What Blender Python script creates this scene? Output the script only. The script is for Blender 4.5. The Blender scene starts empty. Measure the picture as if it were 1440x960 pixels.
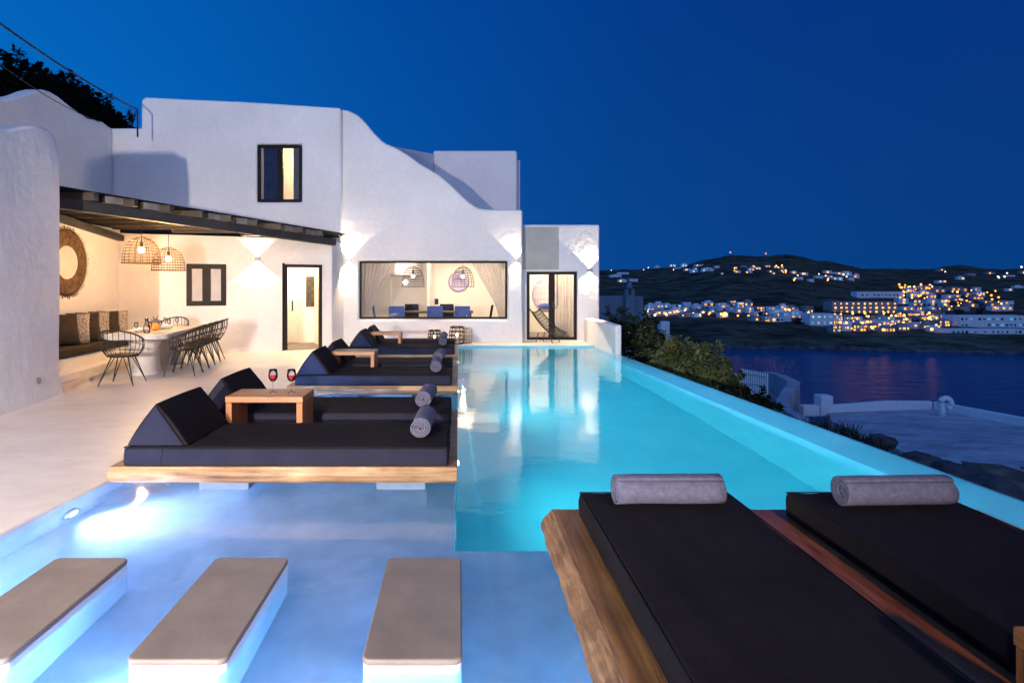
import bpy, bmesh, math, random
from mathutils import Vector, Matrix, noise
random.seed(7)
C = bpy.context.scene.collection
scn = bpy.context.scene
F, VX, HY, EYE = 860.0, 645.0, 402.0, 1.5      # survey of the place: focal length in px, vanishing point, eye height

def at(px, py, D):
    return Vector(((px - VX) * D / F, D, EYE - (py - HY) * D / F))
def gx(px, D): return (px - VX) * D / F
def gz(py, D): return EYE - (py - HY) * D / F
def R(a): return math.radians(a)

# ------------------------------------------------------------------ materials
def newmat(name):
    m = bpy.data.materials.new(name); m.use_nodes = True
    nt = m.node_tree
    for n in list(nt.nodes): nt.nodes.remove(n)
    out = nt.nodes.new('ShaderNodeOutputMaterial')
    return m, nt, out
def N(nt, t, **kw):
    n = nt.nodes.new('ShaderNode' + t)
    for k, v in kw.items():
        if k in n.inputs.keys(): n.inputs[k].default_value = v
        else: setattr(n, k, v)
    return n
def ramp(nt, fac, stops):
    r = nt.nodes.new('ShaderNodeValToRGB'); e = r.color_ramp.elements
    while len(e) < len(stops): e.new(0.5)
    for i, (p, c) in enumerate(stops):
        e[i].position = p; e[i].color = (*c, 1)
    nt.links.new(fac, r.inputs[0]); return r.outputs[0]

def surf(name, c1, c2=None, rough=0.7, scale=3.0, bump=0.0, bscale=40.0, spec=0.5, stretch=(1, 1, 1), metal=0.0, sheen=0.0, lo=.35, hi=.68, detail=6.0, fine=None):
    m, nt, out = newmat(name)
    p = N(nt, 'BsdfPrincipled'); nt.links.new(p.outputs[0], out.inputs[0])
    p.inputs['Roughness'].default_value = rough
    p.inputs['Metallic'].default_value = metal
    p.inputs['Specular IOR Level'].default_value = spec
    if sheen: p.inputs['Sheen Weight'].default_value = sheen
    tc = N(nt, 'TexCoord'); mp = N(nt, 'Mapping'); mp.inputs['Scale'].default_value = stretch
    nt.links.new(tc.outputs['Object'], mp.inputs[0])
    if c2 is None: c2 = c1
    n1 = N(nt, 'TexNoise'); n1.inputs['Scale'].default_value = scale; n1.inputs['Detail'].default_value = detail; n1.inputs['Roughness'].default_value = .6
    nt.links.new(mp.outputs[0], n1.inputs['Vector'])
    col = ramp(nt, n1.outputs['Fac'], [(lo, c1), (hi, c2)])
    if fine:
        n3 = N(nt, 'TexNoise'); n3.inputs['Scale'].default_value = fine[0]; n3.inputs['Detail'].default_value = 3
        nt.links.new(mp.outputs[0], n3.inputs['Vector'])
        g = ramp(nt, n3.outputs['Fac'], [(.35, (fine[1],) * 3), (.65, (1, 1, 1))])
        mx = N(nt, 'MixRGB', blend_type='MULTIPLY'); mx.inputs[0].default_value = 1
        nt.links.new(col, mx.inputs[1]); nt.links.new(g, mx.inputs[2]); col = mx.outputs[0]
    nt.links.new(col, p.inputs['Base Color'])
    if bump:
        n2 = N(nt, 'TexNoise'); n2.inputs['Scale'].default_value = bscale; n2.inputs['Detail'].default_value = 5
        nt.links.new(mp.outputs[0], n2.inputs['Vector'])
        b = N(nt, 'Bump'); b.inputs['Strength'].default_value = bump; b.inputs['Distance'].default_value = .02
        nt.links.new(n2.outputs['Fac'], b.inputs['Height']); nt.links.new(b.outputs[0], p.inputs['Normal'])
    return m

def emis(name, col, strength):
    m, nt, out = newmat(name)
    e = N(nt, 'Emission'); e.inputs[0].default_value = (*col, 1); e.inputs[1].default_value = strength
    nt.links.new(e.outputs[0], out.inputs[0]); return m

def wood(name, dark, mid, light, axis=0, rough=.45, scale=2.0):
    m, nt, out = newmat(name)
    p = N(nt, 'BsdfPrincipled'); p.inputs['Roughness'].default_value = rough
    nt.links.new(p.outputs[0], out.inputs[0])
    tc = N(nt, 'TexCoord'); mp = N(nt, 'Mapping')
    s = [14, 14, 14]; s[axis] = 1.1; mp.inputs['Scale'].default_value = s
    nt.links.new(tc.outputs['Object'], mp.inputs[0])
    n = N(nt, 'TexNoise'); n.inputs['Scale'].default_value = scale; n.inputs['Detail'].default_value = 9; n.inputs['Roughness'].default_value = .65; n.inputs['Distortion'].default_value = 1.2
    nt.links.new(mp.outputs[0], n.inputs['Vector'])
    col = ramp(nt, n.outputs['Fac'], [(.28, dark), (.5, mid), (.74, light)])
    n2 = N(nt, 'TexNoise'); n2.inputs['Scale'].default_value = 3.2; n2.inputs['Detail'].default_value = 4
    nt.links.new(tc.outputs['Object'], n2.inputs['Vector'])
    sh = ramp(nt, n2.outputs['Fac'], [(.3, (.62, .6, .6)), (.65, (1, 1, 1))])
    mx = N(nt, 'MixRGB', blend_type='MULTIPLY'); mx.inputs[0].default_value = 1
    nt.links.new(col, mx.inputs[1]); nt.links.new(sh, mx.inputs[2]); nt.links.new(mx.outputs[0], p.inputs['Base Color'])
    b = N(nt, 'Bump'); b.inputs['Strength'].default_value = .35; b.inputs['Distance'].default_value = .01
    nt.links.new(n.outputs['Fac'], b.inputs['Height']); nt.links.new(b.outputs[0], p.inputs['Normal'])
    return m

def water_mat(name, bump=.03, rough=.05, tint=(1, 1, 1), scale=2.2):
    m, nt, out = newmat(name)
    fr = N(nt, 'Fresnel'); fr.inputs[0].default_value = 1.33
    rf = N(nt, 'BsdfRefraction'); rf.inputs['IOR'].default_value = 1.33; rf.inputs['Roughness'].default_value = 0; rf.inputs['Color'].default_value = (*tint, 1)
    gl = N(nt, 'BsdfGlossy'); gl.inputs['Roughness'].default_value = rough; gl.inputs['Color'].default_value = (1, 1, 1, 1)
    mx = N(nt, 'MixShader')
    tc = N(nt, 'TexCoord'); mp = N(nt, 'Mapping'); mp.inputs['Scale'].default_value = (1, 1, 1)
    n = N(nt, 'TexNoise'); n.inputs['Scale'].default_value = scale; n.inputs['Detail'].default_value = 3
    nt.links.new(tc.outputs['Object'], mp.inputs[0]); nt.links.new(mp.outputs[0], n.inputs['Vector'])
    b = N(nt, 'Bump'); b.inputs['Strength'].default_value = bump; b.inputs['Distance'].default_value = .1
    nt.links.new(n.outputs['Fac'], b.inputs['Height'])
    for t in (fr, rf, gl): nt.links.new(b.outputs[0], t.inputs['Normal'])
    nt.links.new(fr.outputs[0], mx.inputs[0]); nt.links.new(rf.outputs[0], mx.inputs[1]); nt.links.new(gl.outputs[0], mx.inputs[2])
    nt.links.new(mx.outputs[0], out.inputs[0]); return m

def sheer_mat(name, col, see):
    m, nt, out = newmat(name)
    d = N(nt, 'BsdfPrincipled'); d.inputs['Roughness'].default_value = .9
    tc = N(nt, 'TexCoord'); n = N(nt, 'TexNoise'); n.inputs['Scale'].default_value = 5
    nt.links.new(tc.outputs['Object'], n.inputs['Vector'])
    nt.links.new(ramp(nt, n.outputs['Fac'], [(.3, tuple(c * .85 for c in col)), (.7, col)]), d.inputs['Base Color'])
    tr = N(nt, 'BsdfTransparent'); tl = N(nt, 'BsdfTranslucent'); tl.inputs[0].default_value = (*col, 1)
    m1 = N(nt, 'MixShader'); m1.inputs[0].default_value = .5
    nt.links.new(d.outputs[0], m1.inputs[1]); nt.links.new(tl.outputs[0], m1.inputs[2])
    m2 = N(nt, 'MixShader'); m2.inputs[0].default_value = see
    nt.links.new(m1.outputs[0], m2.inputs[1]); nt.links.new(tr.outputs[0], m2.inputs[2]); nt.links.new(m2.outputs[0], out.inputs[0])
    return m
def glass_mat(name, tint=(1, 1, 1), refl=1.0):
    m, nt, out = newmat(name)
    fr = N(nt, 'Fresnel'); fr.inputs[0].default_value = 1.45
    tr = N(nt, 'BsdfTransparent'); tr.inputs[0].default_value = (*tint, 1)
    gl = N(nt, 'BsdfGlossy'); gl.inputs['Roughness'].default_value = .01
    mx = N(nt, 'MixShader')
    nt.links.new(fr.outputs[0], mx.inputs[0]); nt.links.new(tr.outputs[0], mx.inputs[1]); nt.links.new(gl.outputs[0], mx.inputs[2])
    nt.links.new(mx.outputs[0], out.inputs[0]); return m

M = {}
M['plaster'] = surf('plaster', (.66, .655, .65), (.78, .775, .765), .75, .7, .5, 6, .25, detail=9, lo=.28, hi=.72, fine=(9, .955))
M['plaster_in'] = surf('interior_plaster', (.70, .66, .60), (.76, .72, .66), .8, 1.0, .05, 12, .2)
M['panel_shade'] = surf('panel_shade', (.38, .37, .335), (.46, .45, .41), .8, 2.0, .15, 14, .2)  # shaded plaster tone for the annex panel
M['deck'] = surf('microcement', (.60, .545, .48), (.75, .69, .62), .36, .75, .1, 5, .45, stretch=(1, 1.6, 1), detail=9, lo=.3, hi=.7, fine=(5, .92))
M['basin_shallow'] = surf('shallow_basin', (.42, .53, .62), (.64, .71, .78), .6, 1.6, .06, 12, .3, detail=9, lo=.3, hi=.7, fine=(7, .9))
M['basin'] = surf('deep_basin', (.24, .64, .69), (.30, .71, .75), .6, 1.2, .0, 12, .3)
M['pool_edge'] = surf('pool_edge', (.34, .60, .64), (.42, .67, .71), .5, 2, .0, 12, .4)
M['water'] = water_mat('pool_water', .05, .075, scale=2.6)
M['support_blue'] = surf('support_blue', (.12, .18, .29), (.16, .23, .34), .6, 3, .04, 20, .3)
M['taupe'] = surf('taupe_top', (.165, .138, .116), (.225, .19, .162), .5, 3, .06, 30, .4, detail=8, fine=(40, .96))
M['white_block'] = surf('white_block', (.62, .68, .76), (.68, .74, .82), .6, 3, .05, 20, .3)
M['black_fabric'] = surf('black_fabric', (.0115, .0098, .012), (.016, .0138, .0162), .9, 2.2, .22, 6, .08, fine=(170, .62))
M['blue_lit_fabric'] = surf('blue_lit_fabric', (.014, .015, .029), (.019, .0205, .038), .8, 4, .2, 60, .1, fine=(500, .75))  # blue pool and sky light on the cushion sides, put into the colour
M['towel'] = surf('lavender_towel', (.105, .106, .165), (.155, .156, .225), .95, 30, .55, 200, .1, sheen=.03, fine=(220, .7))
M['wood_light'] = wood('pale_wood', (.085, .045, .02), (.30, .175, .082), (.46, .31, .17), 0, .55, 1.3)
M['wood_raw'] = wood('raw_bark_wood', (.09, .038, .014), (.27, .145, .062), (.44, .28, .15), 1, .75, 2.2)
M['wood_honey'] = wood('honey_wood', (.15, .066, .016), (.27, .125, .032), (.36, .18, .05), 1, .45, 1.2)
M['wood_red'] = wood('red_brown_wood', (.11, .028, .010), (.34, .095, .036), (.50, .18, .075), 1, .4, 2.0)
M['wood_table'] = wood('teak_table', (.16, .055, .012), (.36, .14, .034), (.48, .21, .06), 0, .4, 1.4)
M['dark_wood'] = wood('dark_beam_wood', (.012, .011, .012), (.032, .03, .031), (.06, .056, .057), 0, .6, 2)
M['rafter'] = wood('rafter_wood', (.022, .017, .014), (.05, .04, .032), (.085, .068, .054), 0, .6, 2)
M['roof_dark'] = wood('roof_board_wood', (.006, .005, .004), (.014, .011, .009), (.024, .019, .015), 0, .7, 2)
M['infill'] = surf('infill', (.12, .112, .115), (.22, .205, .21), .8, 6, .3, 30, .2)
M['black_frame'] = surf('black_frame', (.006, .0055, .0055), (.010, .009, .0085), .5, 5, 0, 1, .15)
M['bronze_frame'] = surf('bronze_frame', (.012, .009, .007), (.02, .015, .011), .5, 5, 0, 1, .2)
M['glass'] = glass_mat('window_glass', (.97, .97, .97))
M['blue_glass'] = glass_mat('blue_glass', (.5, .55, .72))
M['wine_glass'] = glass_mat('wine_glass', (.96, .96, .97))
M['wine'] = surf('red_wine', (.55, .012, .02), (.62, .02, .03), .1, 4, 0, 1, .6)
M['wicker'] = surf('black_wicker', (.012, .010, .009), (.03, .024, .02), .6, 30, .3, 200, .4)
M['rattan'] = surf('brown_rattan', (.03, .018, .010), (.07, .042, .022), .65, 30, .4, 120, .4)
M['straw'] = surf('woven_straw', (.10, .06, .03), (.26, .17, .09), .8, 14, .7, 60, .2, stretch=(1, 1, 1), fine=(60, .55))
M['mirror'] = surf('mirror', (.62, .58, .52), (.68, .64, .58), .12, 3, 0, 1, .6)  # pale base colour put in for the mirror's reflection
M['metal'] = surf('brushed_metal', (.35, .33, .31), (.42, .40, .38), .35, 20, 0, 1, .5, metal=.8)
M['black_metal'] = surf('black_metal', (.010, .010, .010), (.02, .02, .02), .45, 8, 0, 1, .5)
M['brown_fabric'] = surf('brown_cushion', (.028, .022, .017), (.05, .04, .03), .85, 6, .3, 90, .2)
M['grey_pillow'] = surf('grey_pillow', (.17, .155, .14), (.46, .43, .39), .9, 26, .5, 60, .2, detail=2)
M['table_stone'] = surf('table_plaster', (.46, .42, .38), (.56, .52, .47), .5, 3, .1, 20, .4)
M['ceramic'] = surf('white_ceramic', (.7, .68, .64), (.76, .74, .7), .25, 3, 0, 1, .5)
M['orange'] = surf('orange_glaze', (.75, .28, .03), (.85, .36, .05), .4, 6, 0, 1, .5)
M['curtain'] = sheer_mat('sheer_curtain', (.62, .58, .54), .28)
M['curtain_grey'] = surf('curtain_grey', (.10, .10, .13), (.16, .16, .20), .9, 4, .1, 40, .1)
M['blue_fabric'] = surf('blue_upholstery', (.045, .085, .30), (.07, .13, .42), .7, 6, .2, 90, .3)
M['lilac'] = surf('lilac_cane', (.42, .36, .56), (.5, .44, .66), .5, 6, 0, 1, .4)
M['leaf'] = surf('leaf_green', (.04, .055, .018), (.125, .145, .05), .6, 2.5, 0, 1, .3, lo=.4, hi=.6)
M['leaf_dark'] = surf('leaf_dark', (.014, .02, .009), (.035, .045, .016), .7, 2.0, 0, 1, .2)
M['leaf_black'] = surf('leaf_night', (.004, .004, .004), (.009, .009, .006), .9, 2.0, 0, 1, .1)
M['bark'] = surf('bark', (.05, .035, .025), (.09, .07, .05), .9, 14, .5, 60, .2)
M['ground'] = surf('scrub_ground', (.085, .066, .048), (.27, .20, .135), .95, .9, .6, 3, .1, detail=10)
M['far_land'] = surf('far_hillside', (.045, .043, .034), (.21, .18, .125), 1, .035, 0, 1, .0, detail=10, fine=(.16, .45))
M['shore_rock'] = surf('shore_rock', (.03, .03, .032), (.14, .135, .135), .9, .3, .8, 2, .1, detail=10)
M['rock'] = surf('boulder', (.05, .048, .05), (.11, .10, .105), .9, 3, .7, 9, .2)
M['terrace'] = surf('paved_terrace', (.36, .34, .37), (.62, .59, .62), .85, .5, .3, 3, .2, stretch=(.5, 1.4, 1), detail=10, fine=(2.5, .75))
M['whitewash'] = surf('whitewash', (.72, .72, .73), (.8, .8, .8), .8, 2, .1, 8, .2)
M['house_white'] = surf('far_house_white', (.66, .69, .74), (.82, .84, .88), .9, .4, 0, 1, .1)
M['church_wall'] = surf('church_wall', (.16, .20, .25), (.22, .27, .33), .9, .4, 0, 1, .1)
M['house_grey'] = surf('far_house_grey', (.26, .26, .28), (.36, .35, .36), .9, .4, 0, 1, .1)
M['win_dark'] = surf('dark_window', (.01, .012, .018), (.02, .024, .03), .3, 1, 0, 1, .5)
M['win_warm'] = emis('window_warm', (1, .44, .10), 2.1)
M['win_amber'] = emis('window_amber', (1, .34, .05), 1.5)
M['win_cool'] = emis('window_cool', (.45, .75, 1), .9)
M['win_cyan'] = emis('window_cyan', (.1, .62, 1), .6)
M['lamp_warm'] = emis('lamp_warm', (1, .43, .10), 5)
M['lamp_amber'] = emis('lamp_amber', (1, .30, .035), 4)
M['lamp_white'] = emis('lamp_white', (1, .78, .58), 3.5)
M['lamp_red'] = emis('lamp_red', (1, .3, .2), 1.6)
M['bulb'] = emis('bulb', (1, .54, .21), 1700)
M['bulb_in'] = emis('bulb_indoor', (1, .70, .40), 250)
M['flame'] = emis('candle_flame', (1, .48, .13), 90)
M['pool_lamp'] = emis('pool_lamp_face', (.75, .95, 1), 14)
M['pool_lamp_blue'] = emis('pool_lamp_face_blue', (.6, .76, 1), 3)
M['art'] = surf('wall_art', (.02, .018, .015), (.09, .07, .05), .6, 9, 0, 1, .3)
M['shutter'] = surf('frosted_pane', (.38, .36, .36), (.47, .45, .44), .35, 2, 0, 1, .5)

# sea
def sea_mat():
    m, nt, out = newmat('sea_water')
    p = N(nt, 'BsdfPrincipled'); p.inputs['Base Color'].default_value = (.002, .020, .125, 1); p.inputs['Roughness'].default_value = .16
    p.inputs['IOR'].default_value = 1.33
    tc = N(nt, 'TexCoord'); mp = N(nt, 'Mapping'); mp.inputs['Scale'].default_value = (.55, 1.0, 1)
    n = N(nt, 'TexNoise'); n.inputs['Scale'].default_value = .22; n.inputs['Detail'].default_value = 8; n.inputs['Roughness'].default_value = .62
    nt.links.new(tc.outputs['Object'], mp.inputs[0]); nt.links.new(mp.outputs[0], n.inputs['Vector'])
    b = N(nt, 'Bump'); b.inputs['Strength'].default_value = .8; b.inputs['Distance'].default_value = .8
    nt.links.new(n.outputs['Fac'], b.inputs['Height']); nt.links.new(b.outputs[0], p.inputs['Normal'])
    nt.links.new(p.outputs[0], out.inputs[0]); return m
M['sea'] = sea_mat()

# ------------------------------------------------------------------ mesh helpers
class MB:
    def __init__(s): s.bm = bmesh.new()
    def box(s, x0, x1, y0, y1, z0, z1):
        v = [s.bm.verts.new(c) for c in ((x0, y0, z0), (x1, y0, z0), (x1, y1, z0), (x0, y1, z0), (x0, y0, z1), (x1, y0, z1), (x1, y1, z1), (x0, y1, z1))]
        for f in ((3, 2, 1, 0), (4, 5, 6, 7), (0, 1, 5, 4), (1, 2, 6, 5), (2, 3, 7, 6), (3, 0, 4, 7)):
            s.bm.faces.new([v[i] for i in f])
        return s
    def obox(s, a, b, w, z0, z1, off=0.0):
        """box whose base runs from a to b (xy), width w to the left of a->b starting at off; z may be pairs (at a, at b)"""
        a = Vector(a[:2]); b = Vector(b[:2]); d = (b - a).normalized(); n = Vector((-d.y, d.x))
        za0, zb0 = z0 if isinstance(z0, tuple) else (z0, z0); za1, zb1 = z1 if isinstance(z1, tuple) else (z1, z1)
        q = [a + n * off, b + n * off, b + n * (off + w), a + n * (off + w)]
        zl = [za0, zb0, zb0, za0]; zh = [za1, zb1, zb1, za1]
        v = [s.bm.verts.new((p.x, p.y, z)) for p, z in zip(q, zl)] + [s.bm.verts.new((p.x, p.y, z)) for p, z in zip(q, zh)]
        for f in ((3, 2, 1, 0), (4, 5, 6, 7), (0, 1, 5, 4), (1, 2, 6, 5), (2, 3, 7, 6), (3, 0, 4, 7)):
            s.bm.faces.new([v[i] for i in f])
        return s
    def poly(s, pts):
        s.bm.faces.new([s.bm.verts.new(p) for p in pts]); return s
    def prism(s, pts, vec):
        vec = Vector(vec); n = len(pts)
        a = [s.bm.verts.new(p) for p in pts]; b = [s.bm.verts.new(Vector(p) + vec) for p in pts]
        s.bm.faces.new(a[::-1]); s.bm.faces.new(b)
        for i in range(n): s.bm.faces.new([a[i], a[(i + 1) % n], b[(i + 1) % n], b[i]])
        return s
    def tube(s, pts, r, n=6, closed=False, r2=None):
        pts = [Vector(p) for p in pts]; k = len(pts); rings = []
        for i, p in enumerate(pts):
            if closed: t = pts[(i + 1) % k] - pts[i - 1]
            else: t = pts[min(i + 1, k - 1)] - pts[max(i - 1, 0)]
            if t.length < 1e-9: t = Vector((0, 0, 1))
            t.normalize()
            u = t.orthogonal() if abs(t.z) > .9 else t.cross(Vector((0, 0, 1)))
            u.normalize(); w = t.cross(u)
            rr = r if r2 is None else r + (r2 - r) * i / (k - 1)
            rings.append([s.bm.verts.new(p + (u * math.cos(2 * math.pi * j / n) + w * math.sin(2 * math.pi * j / n)) * rr) for j in range(n)])
        m = k if closed else k - 1
        for i in range(m):
            A, B = rings[i], rings[(i + 1) % k]
            for j in range(n): s.bm.faces.new([A[j], A[(j + 1) % n], B[(j + 1) % n], B[j]])
        if not closed:
            s.bm.faces.new(rings[0][::-1]); s.bm.faces.new(rings[-1])
        return s
    def lathe(s, prof, c=(0, 0, 0), n=20, axis='z'):
        c = Vector(c); rings = []
        for (r, z) in prof:
            ring = []
            for j in range(n):
                a = 2 * math.pi * j / n
                q = (r * math.cos(a), r * math.sin(a), z)
                if axis == 'x': q = (z, r * math.cos(a), r * math.sin(a))
                if axis == 'y': q = (r * math.sin(a), z, r * math.cos(a))
                ring.append(s.bm.verts.new(c + Vector(q)))
            rings.append(ring)
        for A, B in zip(rings, rings[1:]):
            for j in range(n): s.bm.faces.new([A[j], A[(j + 1) % n], B[(j + 1) % n], B[j]])
        if prof[0][0] > 1e-6: s.bm.faces.new(rings[0][::-1])
        if prof[-1][0] > 1e-6: s.bm.faces.new(rings[-1])
        return s
    def ball(s, c, r, sx=1, sy=1, sz=1, n=10):
        mt = Matrix.Translation(c) @ Matrix.Diagonal((r * sx, r * sy, r * sz, 1))
        bmesh.ops.create_uvsphere(s.bm, u_segments=n + 4, v_segments=n, radius=1, matrix=mt); return s
    def build(s, name, mat, parent=None, bevel=0, seg=3, smooth=False, subs=0, angle=35, fixn=True):
        bm = s.bm
        if fixn: bmesh.ops.recalc_face_normals(bm, faces=bm.faces)
        if parent is not None:
            o = parent
            off = Vector((0, 0, 0))
            while o is not None:
                off += o.location; o = o.parent
            bmesh.ops.translate(bm, verts=bm.verts, vec=-off)
        me = bpy.data.meshes.new(name); bm.to_mesh(me); bm.free()
        me.materials.append(M[mat] if isinstance(mat, str) else mat)
        ob = bpy.data.objects.new(name, me); C.objects.link(ob); ob.parent = parent
        if smooth or bevel:
            for p in me.polygons: p.use_smooth = True
        if bevel:
            b = ob.modifiers.new('bevel', 'BEVEL'); b.width = bevel; b.segments = seg; b.limit_method = 'ANGLE'; b.angle_limit = R(angle)
            b.harden_normals = True
        if subs:
            d = ob.modifiers.new('subsurf', 'SUBSURF'); d.levels = subs; d.render_levels = subs
        return ob

def tag(o, label=None, cat=None, group=None, kind=None):
    if label: o['label'] = label
    if cat: o['category'] = cat
    if group: o['group'] = group
    if kind: o['kind'] = kind
    return o
def thing(name, label, cat, loc=(0, 0, 0), rz=0, group=None):
    o = bpy.data.objects.new(name, None); C.objects.link(o); o.location = loc; o.rotation_euler = (0, 0, rz)
    o.empty_display_size = .2
    return tag(o, label, cat, group)
def kids(o): return [c for c in C.objects if c.parent == o]
def copy_tree(o, parent=None):
    c = o.copy(); C.objects.link(c); c.parent = parent
    for ch in kids(o): copy_tree(ch, c)
    return c
def at_local(o, fn):
    """run fn with o at origin (so parts can be built in local coordinates)"""
    l = o.location.copy(); o.location = (0, 0, 0); fn(); o.location = l
def lamp(kind, name, loc, energy, color, radius=.03, rot=None, aim=None, size=None, blend=.15, sx=None, sy=None):
    d = bpy.data.lights.new(name, kind); d.energy = energy; d.color = color
    if kind in ('POINT', 'SPOT'): d.shadow_soft_size = radius
    if kind == 'SPOT': d.spot_size = size; d.spot_blend = blend
    if kind == 'AREA': d.shape = 'RECTANGLE'; d.size = sx; d.size_y = sy
    o = bpy.data.objects.new(name, d); C.objects.link(o); o.location = loc
    if aim is not None:
        o.rotation_euler = (Vector(aim) - Vector(loc)).to_track_quat('-Z', 'Y').to_euler()
    if rot: o.rotation_euler = rot
    return o
def cut(ob, boxes):
    """subtract boxes (x0,x1,y0,y1,z0,z1) from an unmodified mesh object, before its bevel"""
    off = Vector((0, 0, 0)); o = ob.parent
    while o is not None: off += o.location; o = o.parent
    mods = [(m.width, m.segments) for m in ob.modifiers if m.type == 'BEVEL']
    for m in list(ob.modifiers): ob.modifiers.remove(m)
    tmp = []
    for b in boxes:
        bm = MB(); bm.box(*b) if len(b) == 6 else bm.prism(*b)
        bmesh.ops.recalc_face_normals(bm.bm, faces=bm.bm.faces)
        bmesh.ops.translate(bm.bm, verts=bm.bm.verts, vec=-off)
        me = bpy.data.meshes.new('cutter'); bm.bm.to_mesh(me); bm.bm.free()
        c = bpy.data.objects.new('cutter', me); C.objects.link(c); c.parent = ob.parent; tmp.append(c)
        k = ob.modifiers.new('cut', 'BOOLEAN'); k.operation = 'DIFFERENCE'; k.object = c; k.solver = 'EXACT'
    dg = bpy.context.evaluated_depsgraph_get(); dg.update()
    me = bpy.data.meshes.new_from_object(ob.evaluated_get(dg))
    for m in list(ob.modifiers): ob.modifiers.remove(m)
    old = ob.data; ob.data = me; bpy.data.meshes.remove(old)
    for c in tmp:
        d = c.data; bpy.data.objects.remove(c); bpy.data.meshes.remove(d)
    for p in me.polygons: p.use_smooth = True
    for w, sgm in mods:
        b = ob.modifiers.new('bevel', 'BEVEL'); b.width = w; b.segments = sgm; b.limit_method = 'ANGLE'; b.angle_limit = R(35); b.harden_normals = True
    return ob

# ------------------------------------------------------------------ camera
cam = bpy.data.cameras.new('Camera'); co = bpy.data.objects.new('Camera', cam); C.objects.link(co)
co.location = (0, 0, EYE); co.rotation_euler = (R(90), 0, 0)
cam.sensor_width = 36; cam.lens = 36 * F / 1440
cam.shift_x = (720 - VX) / 1440; cam.shift_y = -(480 - HY) / 1440
cam.clip_start = .05; cam.clip_end = 20000
scn.camera = co

# ------------------------------------------------------------------ sky
w = bpy.data.worlds.new('World'); scn.world = w; w.use_nodes = True
nt = w.node_tree
for n in list(nt.nodes): nt.nodes.remove(n)
wo = nt.nodes.new('ShaderNodeOutputWorld'); bg = nt.nodes.new('ShaderNodeBackground'); nt.links.new(bg.outputs[0], wo.inputs[0])
tc = N(nt, 'TexCoord')
def dotfac(v, a, b):
    d = N(nt, 'VectorMath', operation='DOT_PRODUCT'); d.inputs[1].default_value = v
    nt.links.new(tc.outputs['Generated'], d.inputs[0])
    mr = N(nt, 'MapRange'); mr.inputs[1].default_value = a; mr.inputs[2].default_value = b
    nt.links.new(d.outputs['Value'], mr.inputs[0]); return mr.outputs[0]
az = dotfac(Vector((.94, .34, 0)), -.55, 1.0)
el = dotfac(Vector((0, 0, 1)), -.02, .5)
low = ramp(nt, az, [(0, (.0, .205, .70)), (.25, (.0, .150, .55)), (.45, (.001, .102, .41)), (.7, (.002, .063, .285)), (1, (.002, .043, .20))])
high = ramp(nt, az, [(0, (.0, .125, .49)), (.3, (.0, .090, .40)), (.5, (.0, .060, .325)), (.75, (.0005, .034, .23)), (1, (.001, .022, .18))])
mx = N(nt, 'MixRGB'); nt.links.new(el, mx.inputs[0]); nt.links.new(low, mx.inputs[1]); nt.links.new(high, mx.inputs[2])
back = dotfac(Vector((.15, -1, .12)), -.05, 1.0)  # added glow in the unseen sky behind the camera, lifts the ambient light
glow = ramp(nt, back, [(0, (0, 0, 0)), (.5, (.09, .108, .18)), (1, (.24, .275, .385))])
ab = N(nt, 'MixRGB', blend_type='ADD'); ab.inputs[0].default_value = 1
nt.links.new(mx.outputs[0], ab.inputs[1]); nt.links.new(glow, ab.inputs[2]); mx = ab
# the dusk sky: Nishita with the sun under the horizon gives a faint physical glow on top of the blue hour gradient
sky = N(nt, 'TexSky', sky_type='NISHITA'); sky.sun_disc = False; sky.sun_elevation = R(-3); sky.sun_rotation = R(-70)
sc_ = N(nt, 'MixRGB', blend_type='MULTIPLY'); sc_.inputs[0].default_value = 1; sc_.inputs[2].default_value = (.01, .03, .06, 1)
nt.links.new(sky.outputs[0], sc_.inputs[1])
ad = N(nt, 'MixRGB', blend_type='ADD'); ad.inputs[0].default_value = 1
nt.links.new(mx.outputs[0], ad.inputs[1]); nt.links.new(sc_.outputs[0], ad.inputs[2])
nt.links.new(ad.outputs[0], bg.inputs[0]); bg.inputs[1].default_value = 1.0

# ------------------------------------------------------------------ deck and pool (setting)
WATER, SH, DEEP = -.05, -.34, -1.75
def dx(D): return -2.78 + .075 * (D - 3.7)            # left edge of the pool
def ox(D): return 3.64 + (13.74 - D) * .0475           # outer face of the infinity edge
def ix(D): return ox(D) - .38
DN, DF, ND = .3, 15.5, 3.85                            # near end, far end, near end of the deep part
m = MB()
m.prism([(-14, -8, 0), (dx(DN), -8, 0), (dx(DN), DN, 0), (dx(DF), DF, 0), (3.6, DF, 0), (3.6, 17.0, 0), (-14, 17.0, 0)], (0, 0, -.4))
tag(m.build('deck', 'deck', bevel=.02, seg=3), kind='structure')
m = MB(); m.prism([(dx(DN) + .01, -8, -.012), (9, -8, -.012), (9, DN, -.012), (dx(DN) + .01, DN, -.012)], (0, 0, -.4))
tag(m.build('deck', 'deck'), kind='structure')
m = MB()                                               # shallow shelf
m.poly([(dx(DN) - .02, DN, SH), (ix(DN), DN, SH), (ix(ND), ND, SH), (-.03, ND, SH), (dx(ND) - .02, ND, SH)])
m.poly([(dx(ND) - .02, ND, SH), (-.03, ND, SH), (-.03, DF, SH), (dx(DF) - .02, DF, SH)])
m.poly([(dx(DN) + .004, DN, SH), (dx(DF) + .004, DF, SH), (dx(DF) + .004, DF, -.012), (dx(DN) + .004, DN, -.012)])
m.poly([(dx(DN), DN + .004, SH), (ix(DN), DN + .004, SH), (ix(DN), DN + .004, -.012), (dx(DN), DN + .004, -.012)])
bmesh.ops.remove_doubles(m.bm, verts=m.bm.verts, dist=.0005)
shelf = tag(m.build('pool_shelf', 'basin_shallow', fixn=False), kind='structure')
m = MB()                                               # deep part
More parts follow.
